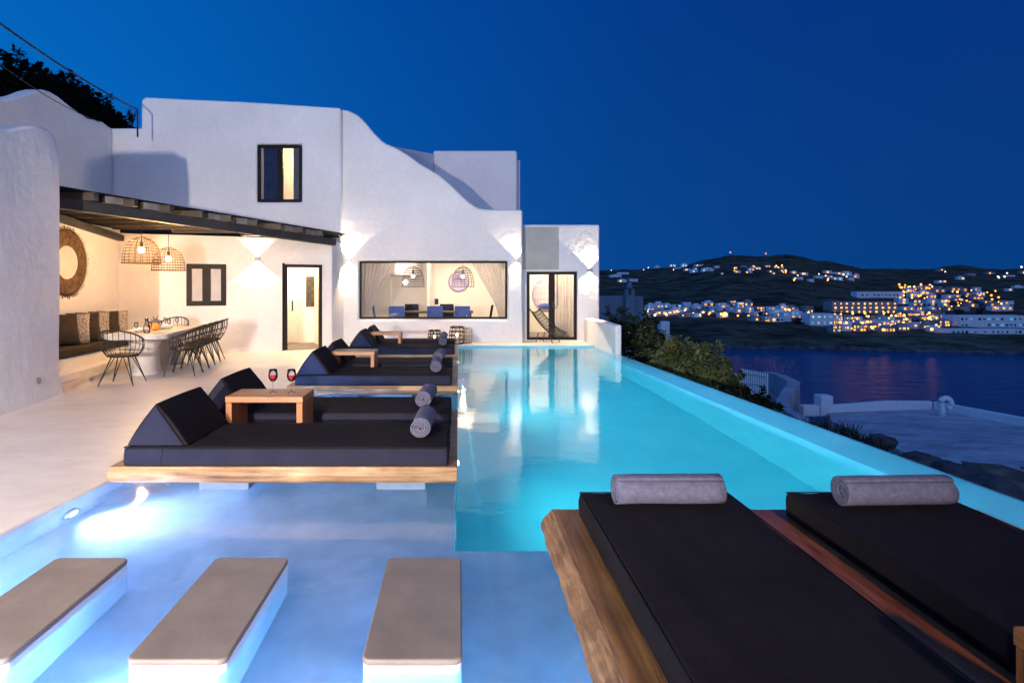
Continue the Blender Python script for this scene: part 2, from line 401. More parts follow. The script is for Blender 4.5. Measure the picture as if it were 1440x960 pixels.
m.poly([(-.03, ND, DEEP), (ix(ND), ND, DEEP), (ix(DF), DF, DEEP), (-.03, DF, DEEP)])
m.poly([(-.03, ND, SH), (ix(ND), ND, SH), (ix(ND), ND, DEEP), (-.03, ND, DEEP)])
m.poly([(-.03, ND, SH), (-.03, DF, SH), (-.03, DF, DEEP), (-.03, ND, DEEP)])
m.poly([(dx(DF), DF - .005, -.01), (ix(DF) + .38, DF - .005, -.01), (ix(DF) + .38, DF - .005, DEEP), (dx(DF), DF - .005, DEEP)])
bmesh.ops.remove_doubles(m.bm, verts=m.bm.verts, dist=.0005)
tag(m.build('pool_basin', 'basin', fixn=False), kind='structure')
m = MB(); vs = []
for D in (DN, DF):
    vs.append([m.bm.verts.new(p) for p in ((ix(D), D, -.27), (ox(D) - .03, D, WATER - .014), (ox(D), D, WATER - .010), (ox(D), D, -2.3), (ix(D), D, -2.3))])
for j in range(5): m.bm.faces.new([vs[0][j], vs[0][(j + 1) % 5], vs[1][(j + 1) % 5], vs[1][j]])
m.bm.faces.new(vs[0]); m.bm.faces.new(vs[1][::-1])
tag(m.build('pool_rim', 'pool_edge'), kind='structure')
m = MB(); m.poly([(dx(DN) + .006, DN + .006, WATER), (ox(DN) - .004, DN + .006, WATER), (ox(DF) - .004, DF - .008, WATER), (dx(DF) + .006, DF - .008, WATER)])
tag(m.build('pool_water', 'water', fixn=False), kind='structure')

# pool lights (lit lamps seen in the photograph)
def pool_light(label, x, y, z, nx, mat, energy, col, spotdeg=150, blend=.4, group='underwater pool lights'):
    t = thing('pool_light', label, 'pool light', (x, y, z), group=group)
    m = MB(); m.lathe([(.085, 0), (.085, .015 * nx), (.06, .02 * nx)], (x, y, z), 20, 'x'); m.build('ring', 'metal', t)
    m = MB(); m.lathe([(.058, .021 * nx), (.04, .03 * nx), (0.0001, .034 * nx)], (x, y, z), 20, 'x'); m.build('lens', mat, t, smooth=True)
    l = lamp('SPOT', 'underwater_spot', (x + .08 * nx, y, z), energy, col, .05, aim=(x + 3 * nx, y, z - .35), size=R(spotdeg), blend=blend)
    return t
for D, lab in ((5.75, 'round underwater light glowing beside the nearest left daybed'), (9.4, 'round underwater light glowing beside the middle daybed'), (12.9, 'round underwater light glowing beside the farthest daybed')):
    pool_light(lab, -.028, D, -.42, 1, 'pool_lamp', 220, (.1, .86, 1.0), 150, 1.0)
pool_light('underwater light glaring in the shallow water under the deck edge', dx(4.3) + .006, 4.3, -.2, 1, 'pool_lamp_blue', 150, (.36, .54, 1.0), 140, 1.0)
# added unseen area lamps that make the deep water glow evenly
lamp('AREA', 'pool_fill', (.0, (ND + DF) / 2, -.45), 70, (.02, .80, 1.0), aim=(3, (ND + DF) / 2, -.85), sx=.4, sy=DF - ND - .6)
lamp('AREA', 'pool_fill', (1.7, ND + .03, -.55), 8, (.03, .76, 1.0), aim=(1.7, 8, -1.2), sx=3.2, sy=.4)
# added unseen lamps that brighten the shallow water along its left and near walls
for D in (7.1, 10.6):
    lamp('SPOT', 'underwater_spot', (dx(D) + .12, D, -.2), 620, (.25, .51, 1.0), .05, aim=(dx(D) + 3, D, -.4), size=R(165), blend=.4)
lamp('SPOT', 'underwater_spot', (dx(1.9) + .1, 1.9, -.2), 1000, (.26, .51, 1.0), .05, aim=(0, 4.0, -.3), size=R(165), blend=.4)
lamp('SPOT', 'underwater_spot', (-1.1, DN + .15, -.2), 250, (.24, .50, 1.0), .05, aim=(-1.1, 4, -.3), size=R(165), blend=.4)
lamp('SPOT', 'underwater_spot', (.35, DN + .15, -.2), 260, (.13, .54, 1.0), .05, aim=(.6, 4, -.3), size=R(165), blend=.4)

def rrect(x0, x1, y0, y1, r, z, n=6):
    q = []
    for (cx, cy, a0) in ((x1 - r, y1 - r, 0), (x0 + r, y1 - r, 90), (x0 + r, y0 + r, 180), (x1 - r, y0 + r, 270)):
        for k in range(n + 1):
            a = R(a0 + 90 * k / n); q.append((cx + r * math.cos(a), cy + r * math.sin(a), z))
    return q
# stepping benches standing in the shallow water
def pool_bench(label, x0):
    t = thing('pool_bench', label, 'bench', (x0 + .2, 2.9, SH), group='taupe topped benches in the shallow pool')
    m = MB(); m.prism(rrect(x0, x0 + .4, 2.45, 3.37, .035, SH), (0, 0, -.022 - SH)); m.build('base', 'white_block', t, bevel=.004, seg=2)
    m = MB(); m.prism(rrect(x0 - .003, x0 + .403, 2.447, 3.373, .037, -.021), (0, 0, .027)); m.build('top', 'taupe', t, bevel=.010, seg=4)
pool_bench('leftmost taupe topped bench in the shallow pool, cut by the picture edge', -2.215)
pool_bench('middle taupe topped bench of the three in the shallow pool', -1.335)
pool_bench('rightmost taupe topped bench, next to the deep turquoise water', -.388)

# ------------------------------------------------------------------ daybeds
def rough_slab(x0, x1, y0, y1, z0, z1, side, amp, seed):
    """slab with a live (uneven) edge on the given side"""
    m = MB(); n = 60; rows = []
    for i in range(n + 1):
        t = i / n
        if side == 'front':
            x = x0 + (x1 - x0) * t
            e = lambda k, a: a * (noise.noise((x * 2.3, k * 7.1, seed)) + .5 * noise.noise((x * 7, k * 3.1, seed + 5)))
            fr = [(x, y0 + .012 + e(0, amp), z1), (x, y0 - .008 + e(1, amp), z1 - .03), (x, y0 - .012 + e(2, amp), (z0 + z1) / 2), (x, y0 + .0 + e(3, amp), z0 + .02), (x, y0 + .02 + e(4, amp), z0)]
            row = [(x, y1, z0)] + [(x, y1, z1)] + fr
        else:
            y = y0 + (y1 - y0) * t
            e = lambda k, a: a * (noise.noise((y * 2.3, k * 1.7, seed)) + .6 * noise.noise((y * 6.5, k * 2.1, seed + 5)) + .35 * noise.noise((y * 17, k * 4.1, seed + 9)))
            fr = [(x0 + .065 + e(0, amp * .6), y, z1), (x0 + .045 + e(0.4, amp), y, z1 - .018), (x0 + .02 + e(1, amp * 1.3), y, z1 - .05), (x0 + .004 + e(2, amp * 1.2), y, z0 + .035), (x0 + .0 + e(3, amp), y, z0 + .008), (x0 + .03 + e(4, amp), y, z0)]
            row = [(x1, y, z0)] + [(x1, y, z1)] + fr
        rows.append([m.bm.verts.new(p) for p in row])
    k = len(rows[0])
    for A, B in zip(rows, rows[1:]):
        for j in range(k): m.bm.faces.new([A[j], A[(j + 1) % k], B[(j + 1) % k], B[j]])
    m.bm.faces.new(rows[0]); m.bm.faces.new(rows[-1][::-1])
    return m

def cushion_box(x0, x1, y0, y1, z0, z1, seed=0, nx=26, ny=12):
    """soft upholstered block: slightly crowned top, softly bulging sides"""
    m = MB()
    bmesh.ops.create_cube(m.bm, size=1)
    bmesh.ops.subdivide_edges(m.bm, edges=[e for e in m.bm.edges if abs(e.verts[0].co.x - e.verts[1].co.x) > .5], cuts=nx, use_grid_fill=True)
    bmesh.ops.subdivide_edges(m.bm, edges=[e for e in m.bm.edges if abs(e.verts[0].co.y - e.verts[1].co.y) > .5], cuts=ny, use_grid_fill=True)
    bmesh.ops.subdivide_edges(m.bm, edges=[e for e in m.bm.edges if abs(e.verts[0].co.z - e.verts[1].co.z) > .5], cuts=4, use_grid_fill=True)
    for v in m.bm.verts:
        c = v.co * 2; x, y, z = c
        edge = (1 - abs(x) ** 8) * (1 - abs(y) ** 6)
        n1 = noise.noise((v.co.x * 7, v.co.y * 4, seed + z)) * .007
        X = x0 + (x + 1) / 2 * (x1 - x0); Y = y0 + (y + 1) / 2 * (y1 - y0); Z = z0 + (z + 1) / 2 * (z1 - z0)
        if z > .99: Z += .008 * edge - .006 + n1
        if abs(y) > .99: Y += math.copysign(.008 * (1 - z * z) + n1, y)
        if abs(x) > .99: X += math.copysign(.008 * (1 - z * z) + n1, x)
        v.co = (X, Y, Z)
    return m

def wedge(x0, xa, x1, y0, y1, z0, za):
    m = MB(); n = 14; rows = []
    for i in range(n + 1):
        t = i / n; y = y0 + (y1 - y0) * t
        s = .006 * math.sin(t * math.pi)
        def lerp(a, b, k): return a + (b - a) * k
        row = []
        for k in range(7): row.append((lerp(x0, xa, k / 6) - .012 * math.sin(k / 6 * math.pi), y, lerp(z0, za + s, k / 6)))
        for k in range(1, 7): row.append((lerp(xa, x1, k / 6) + .012 * math.sin(k / 6 * math.pi) + noise.noise((k, t * 6, x0)) * .006, y, lerp(za + s, z0, k / 6)))
        rows.append([m.bm.verts.new(p) for p in row])
    L = len(rows[0])
    for A, B in zip(rows, rows[1:]):
        for j in range(L): m.bm.faces.new([A[j], A[(j + 1) % L], B[(j + 1) % L], B[j]])
    for row, rev in ((rows[0], 1), (rows[-1], 0)):
        yy = row[0].co.y + (-.012 if rev else .012)
        cx = sum(v.co.x for v in row) / L; cz = sum(v.co.z for v in row) / L
        c = m.bm.verts.new((cx, yy, cz))
        for j in range(L): m.bm.faces.new([row[j], row[(j + 1) % L], c])
    return m

PT, PB, MT = .207, .093, .35
def daybed_mattress(label, x0, x1, y0, y1, wl, seed, back=True):
    t = thing('daybed_mattress', label, 'mattress', ((x0 + x1) / 2, (y0 + y1) / 2, PT), group='dark daybed mattresses on the wooden platforms')
    mm = cushion_box(x0, x1, y0, y1, PT + .002, MT, seed).build('mattress', 'black_fabric', t, bevel=.024, seg=4, angle=50)
    m = MB()
    for z in (MT - .008, PT + .012):
        m.tube([(x0 - .002, y0 - .002, z), (x1 + .002, y0 - .002, z), (x1 + .002, y1 + .002, z), (x0 - .002, y1 + .002, z)], .004, 5, True)
    m.build('piping', 'black_fabric', mm)
    m = MB(); m.box(x0 + .01, x1 - .01, y0 - .019, y0 - .014, PT + .014, MT - .014); m.build('blue_lit_side', 'blue_lit_fabric', mm)  # thin sheet carrying the painted blue light on the near side
    if back:
        m = MB(); m.tube([(x0 + .27, y0 - .0195, PT + .014), (x0 + .285, y0 - .0195, MT - .014)], .004, 5); m.build('seam', 'black_fabric', mm)
        b = wedge(x0 + .01, x0 + .225, x0 + .46, y0 + .004, y1 - .004, MT + .001, MT + .31).build('backrest', 'black_fabric', t, bevel=.014, seg=3, angle=50)
        m = MB(); n = 8
        m.poly([(x0 + .03, y0 - .015, MT + .012), (x0 + .43, y0 - .015, MT + .012), (x0 + .228, y0 - .015, MT + .29)])
        m.build('blue_lit_side', 'blue_lit_fabric', b)
    return t

def towel_mesh(L, r, seed):
    """rolled towel lying along local y, centre at origin"""
    m = MB(); turns = 4.2; n = 120; pitch = (r - .008) / turns; th = pitch * .80
    segs = 10; prev = None
    for i in range(n + 1):
        t = i / n; a = t * turns * 2 * math.pi + .9
        rad = .008 + pitch * t * turns
        row = []
        for (rr, s) in ((rad - th / 2, 0), (rad + th / 2, 1)):
            for k in range(segs + 1):
                y = -L / 2 + L * k / segs
                end = .012 * noise.noise((a * .35, y * 2, seed)) + (.01 * (1 - t) if k in (0, segs) else 0) * (1 if k == 0 else -1)
                q = rr * (1 + .05 * noise.noise((a * .6, y * 5, seed + 3)))
                row.append(m.bm.verts.new((q * math.cos(a), y + end, q * math.sin(a) * .96)))
        if prev:
            k1 = segs + 1
            for k in range(segs):
                m.bm.faces.new([prev[k], prev[k + 1], row[k + 1], row[k]])
                m.bm.faces.new([prev[k1 + k + 1], prev[k1 + k], row[k1 + k], row[k1 + k + 1]])
            m.bm.faces.new([prev[0], row[0], row[k1], prev[k1]])
            m.bm.faces.new([prev[segs], prev[k1 + segs], row[k1 + segs], row[segs]])
        if i in (0, n):
            k1 = segs + 1
            for k in range(segs): m.bm.faces.new([row[k], row[k + 1], row[k1 + k + 1], row[k1 + k]])
        prev = row
    return m
def towel(label, c, L, r, rz, seed):
    o = towel_mesh(L, r, seed).build('rolled_towel', 'towel', smooth=True)
    o.location = c; o.rotation_euler = (0, 0, rz); o.scale = (1, 1, .94)
    return tag(o, label, 'towel', 'rolled lavender towels on the daybeds')

def side_table(label, x0, x1, y0, y1, along='x', zt=.563):
    t = thing('side_table', label, 'table', ((x0 + x1) / 2, (y0 + y1) / 2, PT), group='small teak bridge tables')
    wt = M['wood_table'] if along == 'x' else M['wood_table_y']
    m = MB(); m.box(x0, x1, y0, y1, zt - .052, zt); m.build('tabletop', wt, t, bevel=.005, seg=2)
    if along == 'x':
        legs = [(x0 + .004, x0 + .056, y0 + .004, y1 - .004), (x1 - .056, x1 - .004, y0 + .004, y1 - .004)]
    else:
        legs = [(x0 + .004, x1 - .004, y0 + .004, y0 + .056), (x0 + .004, x1 - .004, y1 - .056, y1 - .004)]
    for l in legs:
        m = MB(); m.box(*l, PT + .002, zt - .054); m.build('leg', M['wood_leg'], t, bevel=.004, seg=2)
M['wood_table_y'] = wood('teak_table_y', (.16, .055, .012), (.36, .14, .034), (.48, .21, .06), 1, .4, 1.4)
M['wood_leg'] = wood('teak_leg', (.13, .044, .010), (.30, .115, .028), (.42, .18, .05), 2, .45, 1.4)

def platform(label, x0, x1, y0, y1, seed):
    t = thing('daybed_platform', label, 'platform', ((x0 + x1) / 2, (y0 + y1) / 2, SH), group='wooden daybed platforms over the pool')
    rough_slab(x0, x1, y0, y1, PB, PT, 'front', .010, seed).build('slab', 'wood_light', t, smooth=False)
    for (a, b) in ((x0 + .52, x0 + .9), (x1 - .62, x1 - .24)):
        m = MB(); m.box(a, b, y0 + .30, y1 - .3, WATER - .006, PB - .002); m.box(a + .08, b - .08, y0 + .75, y1 - .75, SH, WATER - .007); m.build('support', 'support_blue', t, bevel=.01)

beds = [(4.39, -2.40, -.077, 'nearest', 'left hand'), (7.93, -2.12, -.1, 'middle', 'left hand'), (11.5, -2.08, -.09, 'farthest', 'left hand')]
for i, (D, xa, xb, wd, _) in enumerate(beds):
    xl = xa - .1 if i else -2.50
    platform(f'{wd} pale wood platform along the deck carrying two dark mattresses', xl, -.012, D - .03, D + 2.03, 3.0 + i)
    daybed_mattress(f'front dark mattress with wedge backrest on the {wd} platform along the deck', xa, xb, D, D + .77, 0, i)
    daybed_mattress(f'rear dark mattress with wedge backrest on the {wd} platform along the deck', xa, xb, D + 1.21, D + 1.98, 0, i + 5)
    tx = xa + (.42 if i == 0 else .3)
    side_table(['teak bridge table with two wine glasses, between the nearest mattresses', 'empty teak bridge table on the middle daybed platform', 'empty teak bridge table on the farthest daybed platform'][i], tx, tx + (.66 if i == 0 else .62), D + .79, D + 1.19)
tw = [(-.28, 4.86, 'front', 'nearest'), (-.32, 6.02, 'rear', 'nearest'), (-.31, 8.36, 'front', 'middle'), (-.30, 9.5, 'rear', 'middle'), (-.31, 12.0, 'front', 'farthest'), (-.33, 13.1, 'rear', 'farthest')]
for i, (x, y, a, b) in enumerate(tw):
    towel(f'rolled lavender towel at the foot of the {a} mattress on the {b} left daybed', (x, y, MT + .08), .54, .079, R(random.uniform(-6, 4)), i)

# right hand daybed, in front of the camera
t = thing('daybed_platform', 'rough edged wooden platform in the right foreground with two black mattresses', 'platform', (1.7, 2.3, SH), group='wooden daybed platforms over the pool')
rough_slab(.475, 1.50, .9, 3.545, PB, PT, 'left', .016, 11).build('slab', 'wood_raw', t)
m = MB(); m.box(.56, .676, .92, 3.541, PT - .004, PT + .0015); sl = m.build('top_board', 'wood_honey', t)
m = MB(); m.box(1.503, 3.0, .9, 3.54, PB, PT + .002); m.build('slab', 'wood_red', t, bevel=.004, seg=2)
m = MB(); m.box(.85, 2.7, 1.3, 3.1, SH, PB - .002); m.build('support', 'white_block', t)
daybed_mattress('black mattress with a towel on the rough edged foreground platform, left of two', .682, 1.504, 1.2, 3.43, 0, 21, back=False)
daybed_mattress('black mattress at the right picture edge on the foreground platform', 1.843, 2.665, 1.2, 3.43, 0, 22, back=False)
towel('rolled lavender towel across the left foreground mattress', (1.095, 3.21, MT + .083), .56, .082, R(90.5), 31)
towel('rolled lavender towel across the right foreground mattress, its spiral end showing', (2.27, 3.19, MT + .083), .57, .082, R(92), 33)
side_table('teak bridge table cut off at the right lower picture corner', 1.53, 1.84, 1.02, 1.69, 'y')

# wine glasses
def wine_glass(label, px, py, D):
    p = at(px, py, D); p.z = .563
    t = thing('wine_glass', label, 'wine glass', p, group='wine glasses on the teak table')
    x, y, z = p
    m = MB(); m.lathe([(.034, .0005), (.033, .003), (.006, .008), (.004, .02), (.004, .085), (.010, .095), (.032, .115), (.040, .14), (.039, .165), (.033, .205), (.0315, .205), (.037, .165), (.038, .14), (.031, .118), (.008, .1), (.0001, .099)], p, 20)
    m.build('glass', 'wine_glass', t, smooth=True)
    m = MB(); m.lathe([(.0001, .1005), (.008, .1012), (.030, .119), (.0365, .141), (.0365, .15), (.0001, .15)], p, 20); m.build('wine', 'wine', t, smooth=True)
wine_glass('left glass of red wine on the nearest teak table', 384, 551, 5.38)
wine_glass('right glass of red wine on the nearest teak table', 410, 551, 5.38)

# ------------------------------------------------------------------ the house
D0, D1, DA = 16.1, 15.85, 16.75
house = thing('house', 'white plastered house with a swooping roofline and lit windows behind the pool', 'house', (-2, 16.1, 0))
prof = [(145, 120), (200, 145), (240, 180), (275, 220), (320, 275), (370, 325), (400, 345), (440, 360), (490, 385), (560, 430), (620, 475), (680, 510), (750, 550), (800, 590), (860, 645), (910, 695), (960, 740), (1000, 768), (1030, 781), (1075, 787), (1320, 790)]
pts = [Vector((gx(478, D0), D0, -.05))] + [Vector((gx(478, D0), D0, gz(153, D0)))]
for (a, b) in prof: pts.append(at(460 + a / 4.8, 130 + b / 4.8, D0))
pts.append(Vector((pts[-1].x, D0, -.05)))
XR = pts[-1].x
WX0, WX1, WZ0, WZ1 = gx(505, D0), gx(713.5, D0), gz(448.5, D0), gz(367, D0)
m = MB(); m.prism(pts, (0, .38, 0)); fw = m.build('front_wall', 'plaster', house, bevel=.07, seg=4)
cut(fw, [(WX0, WX1, D0 - .5, D0 + .9, WZ0, WZ1)])
# upper left block
XL1, XRB = gx(158, D1), gx(479.5, D1)
zt_l, zt_r = gz(137, D1), gz(151.5, D1)
NX = gx(198, D1); NZ = gz(180, D1)
UX0, UX1, UZ0, UZ1 = gx(361, D1), gx(424, D1), gz(284, D1), gz(203, D1)
pl = [(XL1 - .3, D1, 2.2), (XL1 - .3, D1, NZ), (NX, D1, NZ), (NX, D1, zt_l - .05), (NX + .12, D1, zt_l + .02), (NX + 1.2, D1, zt_l - .04), ((NX + XRB) / 2, D1, zt_l * .55 + zt_r * .45 + .02), (XRB, D1, zt_r), (XRB, D1, 2.2)]
m = MB(); m.prism(pl, (0, .33, 0)); uw = m.build('upper_wall', 'plaster', house, bevel=.07, seg=4)
cut(uw, [(UX0, UX1, D1 - .5, D1 + .9, UZ0, UZ1)])
m = MB(); m.box(XL1 - .3, XRB - .1, D1 + .5, D1 + 4, 2.9, 3.0); m.build('roof', 'plaster', house)
# return of the upper-left wall towards the camera
sw = [(158, 180), (156, 180), (144, 171), (125, 167), (117, 162), (100, 150), (83, 136), (71, 129), (60, 126), (48, 129), (33, 135), (0, 141), (-60, 150)]
XS = gx(159, D1)
ps = []
for (a, b) in sw:
    D = min(XS * F / (a - VX), D1 - .002)
    ps.append(Vector((XS, D, gz(b, D))))
ps = [Vector((XS, D1 - .002, 2.3))] + ps + [Vector((XS, ps[-1].y, 2.3))]
m = MB(); m.prism(ps, (-.4, 0, 0)); m.build('parapet_wall', 'plaster', house, bevel=.08, seg=4)
# door block under the pergola: angled plane from (-7.18,12.9) to (-3.04,14.7)
A = Vector((-7.18, 12.9)); B = Vector((-3.04, 14.7)); dAB = (B - A).normalized(); nAB = Vector((-dAB.y, dAB.x))
def onwall(px):
    k = (px - VX) / F                       # x = k*y on the wall line
    t = (k * A.y - A.x) / (dAB.x - k * dAB.y)
    p = A + dAB * t; return t, p
def wz(px, py): return gz(py, onwall(px)[1].y)
td0, td1 = onwall(400)[0], onwall(453)[0]
tw0, tw1 = onwall(264)[0], onwall(316)[0]
LW = (B - A).length
m = MB(); m.obox(A - dAB * .3, B, .4, -.05, 2.62); dw = m.build('lower_wall', 'plaster', house, bevel=.05, seg=4)
def wallbox(t0, t1, z0, z1, o0, o1):
    a = A + dAB * t0 + nAB * o0; b = A + dAB * t1 + nAB * o0; d = nAB * (o1 - o0)
    return ([(a.x, a.y, z0), (b.x, b.y, z0), (b.x, b.y, z1), (a.x, a.y, z1)], (d.x, d.y, 0))
DZ = gz(372, onwall(426)[1].y)
SZ0, SZ1 = wz(290, 428), wz(290, 373)
cut(dw, [wallbox(td0, td1, -.2, DZ, -.4, .9), wallbox(tw0, tw1, SZ0, SZ1, -.4, .22)])
m = MB(); m.prism([(B.x, B.y + .01, 0), (B.x, D0 + .05, 0), (B.x - .3, D0 + .05, 0), (B.x - .3, B.y + .2, 0)], (0, 0, 2.62)); m.build('lower_wall', 'plaster', house, bevel=.03)
# side wall of the dining alcove
m = MB(); m.prism([(A.x, A.y + .1, 0), (-6.85, 8.3, 0), (-7.3, 8.3, 0), (A.x - .45, A.y + .1, 0)], (0, 0, 2.7)); m.build('alcove_wall', 'plaster', house, bevel=.04)
# annex
AX0, AX1, AZ = XR - .35, gx(843, DA), gz(316, DA)
GX0, GX1, GZ = gx(741, DA), gx(811.5, DA), gz(382, DA)
m = MB(); m.box(AX0, AX1, DA, DA + .35, -.05, AZ); an = m.build('annex_wall', 'plaster', house, bevel=.07, seg=4)
cut(an, [(GX0, GX1, DA - .4, DA + .9, .02, GZ)])
m = MB(); m.box(XR + .02, gx(786, DA), DA - .006, DA + .05, GZ + .06, AZ - .06); m.build('shadow_panel', 'panel_shade', house, bevel=.004)  # cast shadow above the door, put in as a darker grey panel
m = MB(); m.box(AX1 - .35, AX1 - .002, DA + .352, DA + 4, -.05, AZ - .03); m.build('annex_wall', 'plaster', house, bevel=.05)
m = MB(); m.box(AX0, AX1 - .36, DA + .352, DA + 4, AZ - .35, AZ - .15); m.build('roof', 'plaster', house)
m = MB(); m.box(XR - .3, XR - .01, D0 + .382, D0 + 6, -.05, 2.03); m.build('side_wall', 'plaster', house, bevel=.03)
# upper block set back behind the swooping wall
DU = 21.5
bx0, bx1, bz = gx(609, DU), gx(727.5, DU), gz(211.5, DU)
m = MB(); m.box(bx0, bx1, DU, DU + 3.2, 1.8, bz); m.build('roof_block', 'plaster', house, bevel=.09, seg=4)
m = MB(); m.box(bx1 - .1, gx(731.5, DU + .8), DU + .8, DU + 3, 1.8, gz(225, DU + .8)); m.build('roof_block', 'plaster', house, bevel=.04)
p0, p1 = at(556, 206, 17.6), at(609, 216, DU)
m = MB(); m.obox((p0.x, p0.y), (bx0 + .02, DU), .35, 1.8, (p0.z, p1.z)); m.build('roof_block', 'plaster', house, bevel=.06, seg=3)
m = MB(); m.box(-3.3, XR - .02, D0 + .385, D0 + 8, 2.56, 2.66); m.build('roof', 'plaster', house)

# --- big front window
def frame_rect(x0, x1, z0, z1, y, d, th, bars=()):
    m = MB()
    m.box(x0, x1, y, y + d, z1 - th, z1).box(x0, x1, y, y + d, z0, z0 + th)
    m.box(x0, x0 + th, y + .001, y + d - .001, z0 + th, z1 - th).box(x1 - th, x1, y + .001, y + d - .001, z0 + th, z1 - th)
    for (a, b) in bars: m.box(a, b, y + .001, y + d - .001, z0 + th, z1 - th)
    return m
wf = frame_rect(WX0 + .002, WX1 - .002, WZ0 + .002, WZ1 - .002, D0 + .05, .07, .05).build('window', 'black_frame', house)
m = MB(); m.box(WX0 + .05, WX1 - .05, D0 + .08, D0 + .088, WZ0 + .05, WZ1 - .05); m.build('pane', 'glass', wf)
# upstairs window
uf = frame_rect(UX0 + .002, UX1 - .002, UZ0 + .002, UZ1 - .002, D1 + .05, .08, .075, [(UX0 + (UX1 - UX0) * .44, UX0 + (UX1 - UX0) * .57)]).build('window', 'black_frame', house)
mid = UX0 + (UX1 - UX0) * .5
m = MB(); m.box(UX0 + .07, mid - .06, D1 + .08, D1 + .088, UZ0 + .07, UZ1 - .07); m.build('pane', 'blue_glass', uf)
m = MB(); m.box(mid + .06, UX1 - .07, D1 + .08, D1 + .088, UZ0 + .07, UZ1 - .07); m.build('pane', 'glass', uf)
m = MB()
for (a, b) in ((UX0 + .1, mid - .08), (mid + (UX1 - mid) * .52, UX1 - .08)):
    k = 16
    for i in range(k):
        xa = a + (b - a) * i / k; xb = a + (b - a) * (i + 1) / k
        ya = D1 + .26 + .02 * math.sin(i * 2.1); yb = D1 + .26 + .02 * math.sin((i + 1) * 2.1)
        m.poly([(xa, ya, UZ0 + .01), (xb, yb, UZ0 + .01), (xb, yb, UZ1 - .01), (xa, ya, UZ1 - .01)])
m.build('curtain', 'curtain_grey', uf)
# upstairs room shell
m = MB(); m.box(UX0 - .8, UX1 + .8, D1 + 2.2, D1 + 2.3, UZ0 - .6, UZ1 + .4); m.build('interior_wall', 'plaster_in', house)
# small casement under the pergola
def wall_frame(t0, t1, z0, z1, o0, o1, th, bars=()):
    m = MB()
    for b in ((t0, t1, z1 - th, z1), (t0, t1, z0, z0 + th)): m.prism(*wallbox(*b, o0, o1))
    for b in ((t0, t0 + th, z0 + th, z1 - th), (t1 - th, t1, z0 + th, z1 - th)): m.prism(*wallbox(*b, o0 + .001, o1 - .001))
    for (a, b) in bars: m.prism(*wallbox(a, b, z0 + th, z1 - th, o0 + .001, o1 - .001))
    return m
tm = (tw0 + tw1) / 2
cf = wall_frame(tw0 - .03, tw1 + .03, SZ0 - .03, SZ1 + .03, -.02, .06, .11, [(tm - .085, tm + .085)]).build('window', 'bronze_frame', house)
for (a, b) in ((tw0 + .07, tm - .08), (tm + .08, tw1 - .07)):
    m = MB(); m.prism(*wallbox(a, b, SZ0 + .07, SZ1 - .07, .015, .025)); m.build('pane', 'shutter', cf)
# house door frame
m = MB()
for b in ((td0, td0 + .07, 0, DZ), (td1 - .07, td1, 0, DZ)): m.prism(*wallbox(*b, .0, .12))
m.prism(*wallbox(td0 + .071, td1 - .071, DZ - .07, DZ, .001, .119)); dfm = m.build('door', 'bronze_frame', house)
m = MB(); m.prism(*wallbox(td0 - .05, td0 + .0, -.0, DZ + .03, -.03, .02)); m.build('door_leaf', 'black_frame', dfm)
m = MB(); m.prism(*wallbox(td0 + .001, td1 - .001, .004, .014, -.02, .4)); m.build('threshold', 'taupe', dfm)
# corridor behind the door
def wl(t, o): q = A + dAB * t + nAB * o; return q
m = MB()
for b in ((td0 - .5, td1 + .18, -.002, 2.4, 1.7, 1.8), (td0 - .6, td0 - .5, 0, 2.4, .4, 1.8), (td1 + .12, td1 + .18, 0, 2.4, .4, 1.7), (td0 - .6, td1 + .18, 2.4, 2.5, .4, 1.8)):
    m.prism(*wallbox(*b))
m.build('interior_wall', 'plaster_in', house)
tdm = td0 + (td1 - td0) * .40
m = MB(); m.prism(*wallbox(tdm - .5, tdm + .22, .02, 2.02, 1.64, 1.698)); idr = m.build('interior_door', 'ceramic', house, bevel=.01)
m = MB(); m.prism(*wallbox(tdm + .05, tdm + .085, .85, 1.12, 1.60, 1.638)); m.build('handle', 'black_metal', idr)
m = MB(); m.prism(*wallbox(td1 - .10, td1 + .115, .95, 1.75, 1.65, 1.697)); m.build('wall_panel', 'art', house)
m = MB(); m.prism(*wallbox(td0 - .4, td1 + .1, -.004, .006, .42, 1.69)); m.build('interior_floor', 'taupe', house)
q = wl((td0 + td1) / 2, .9); lamp('POINT', 'corridor_lamp', (q.x, q.y, 2.25), 110, (1, .74, .46), .12)
# annex glass door
gf = frame_rect(GX0 + .002, GX1 - .002, .022, GZ - .002, DA + .02, .08, .075, [(GX0 + (GX1 - GX0) * .44, GX0 + (GX1 - GX0) * .56)]).build('glass_door', 'bronze_frame', house)
gm = (GX0 + GX1) / 2
for (a, b) in ((GX0 + .07, gm - .08), (gm + .08, GX1 - .07)):
    m = MB(); m.box(a, b, DA + .05, DA + .058, .09, GZ - .07); m.build('pane', 'glass', gf)
m = MB(); m.box(gm + .015, gm + .04, DA - .03, DA + .018, .9, 1.05); m.build('handle', 'black_metal', gf)

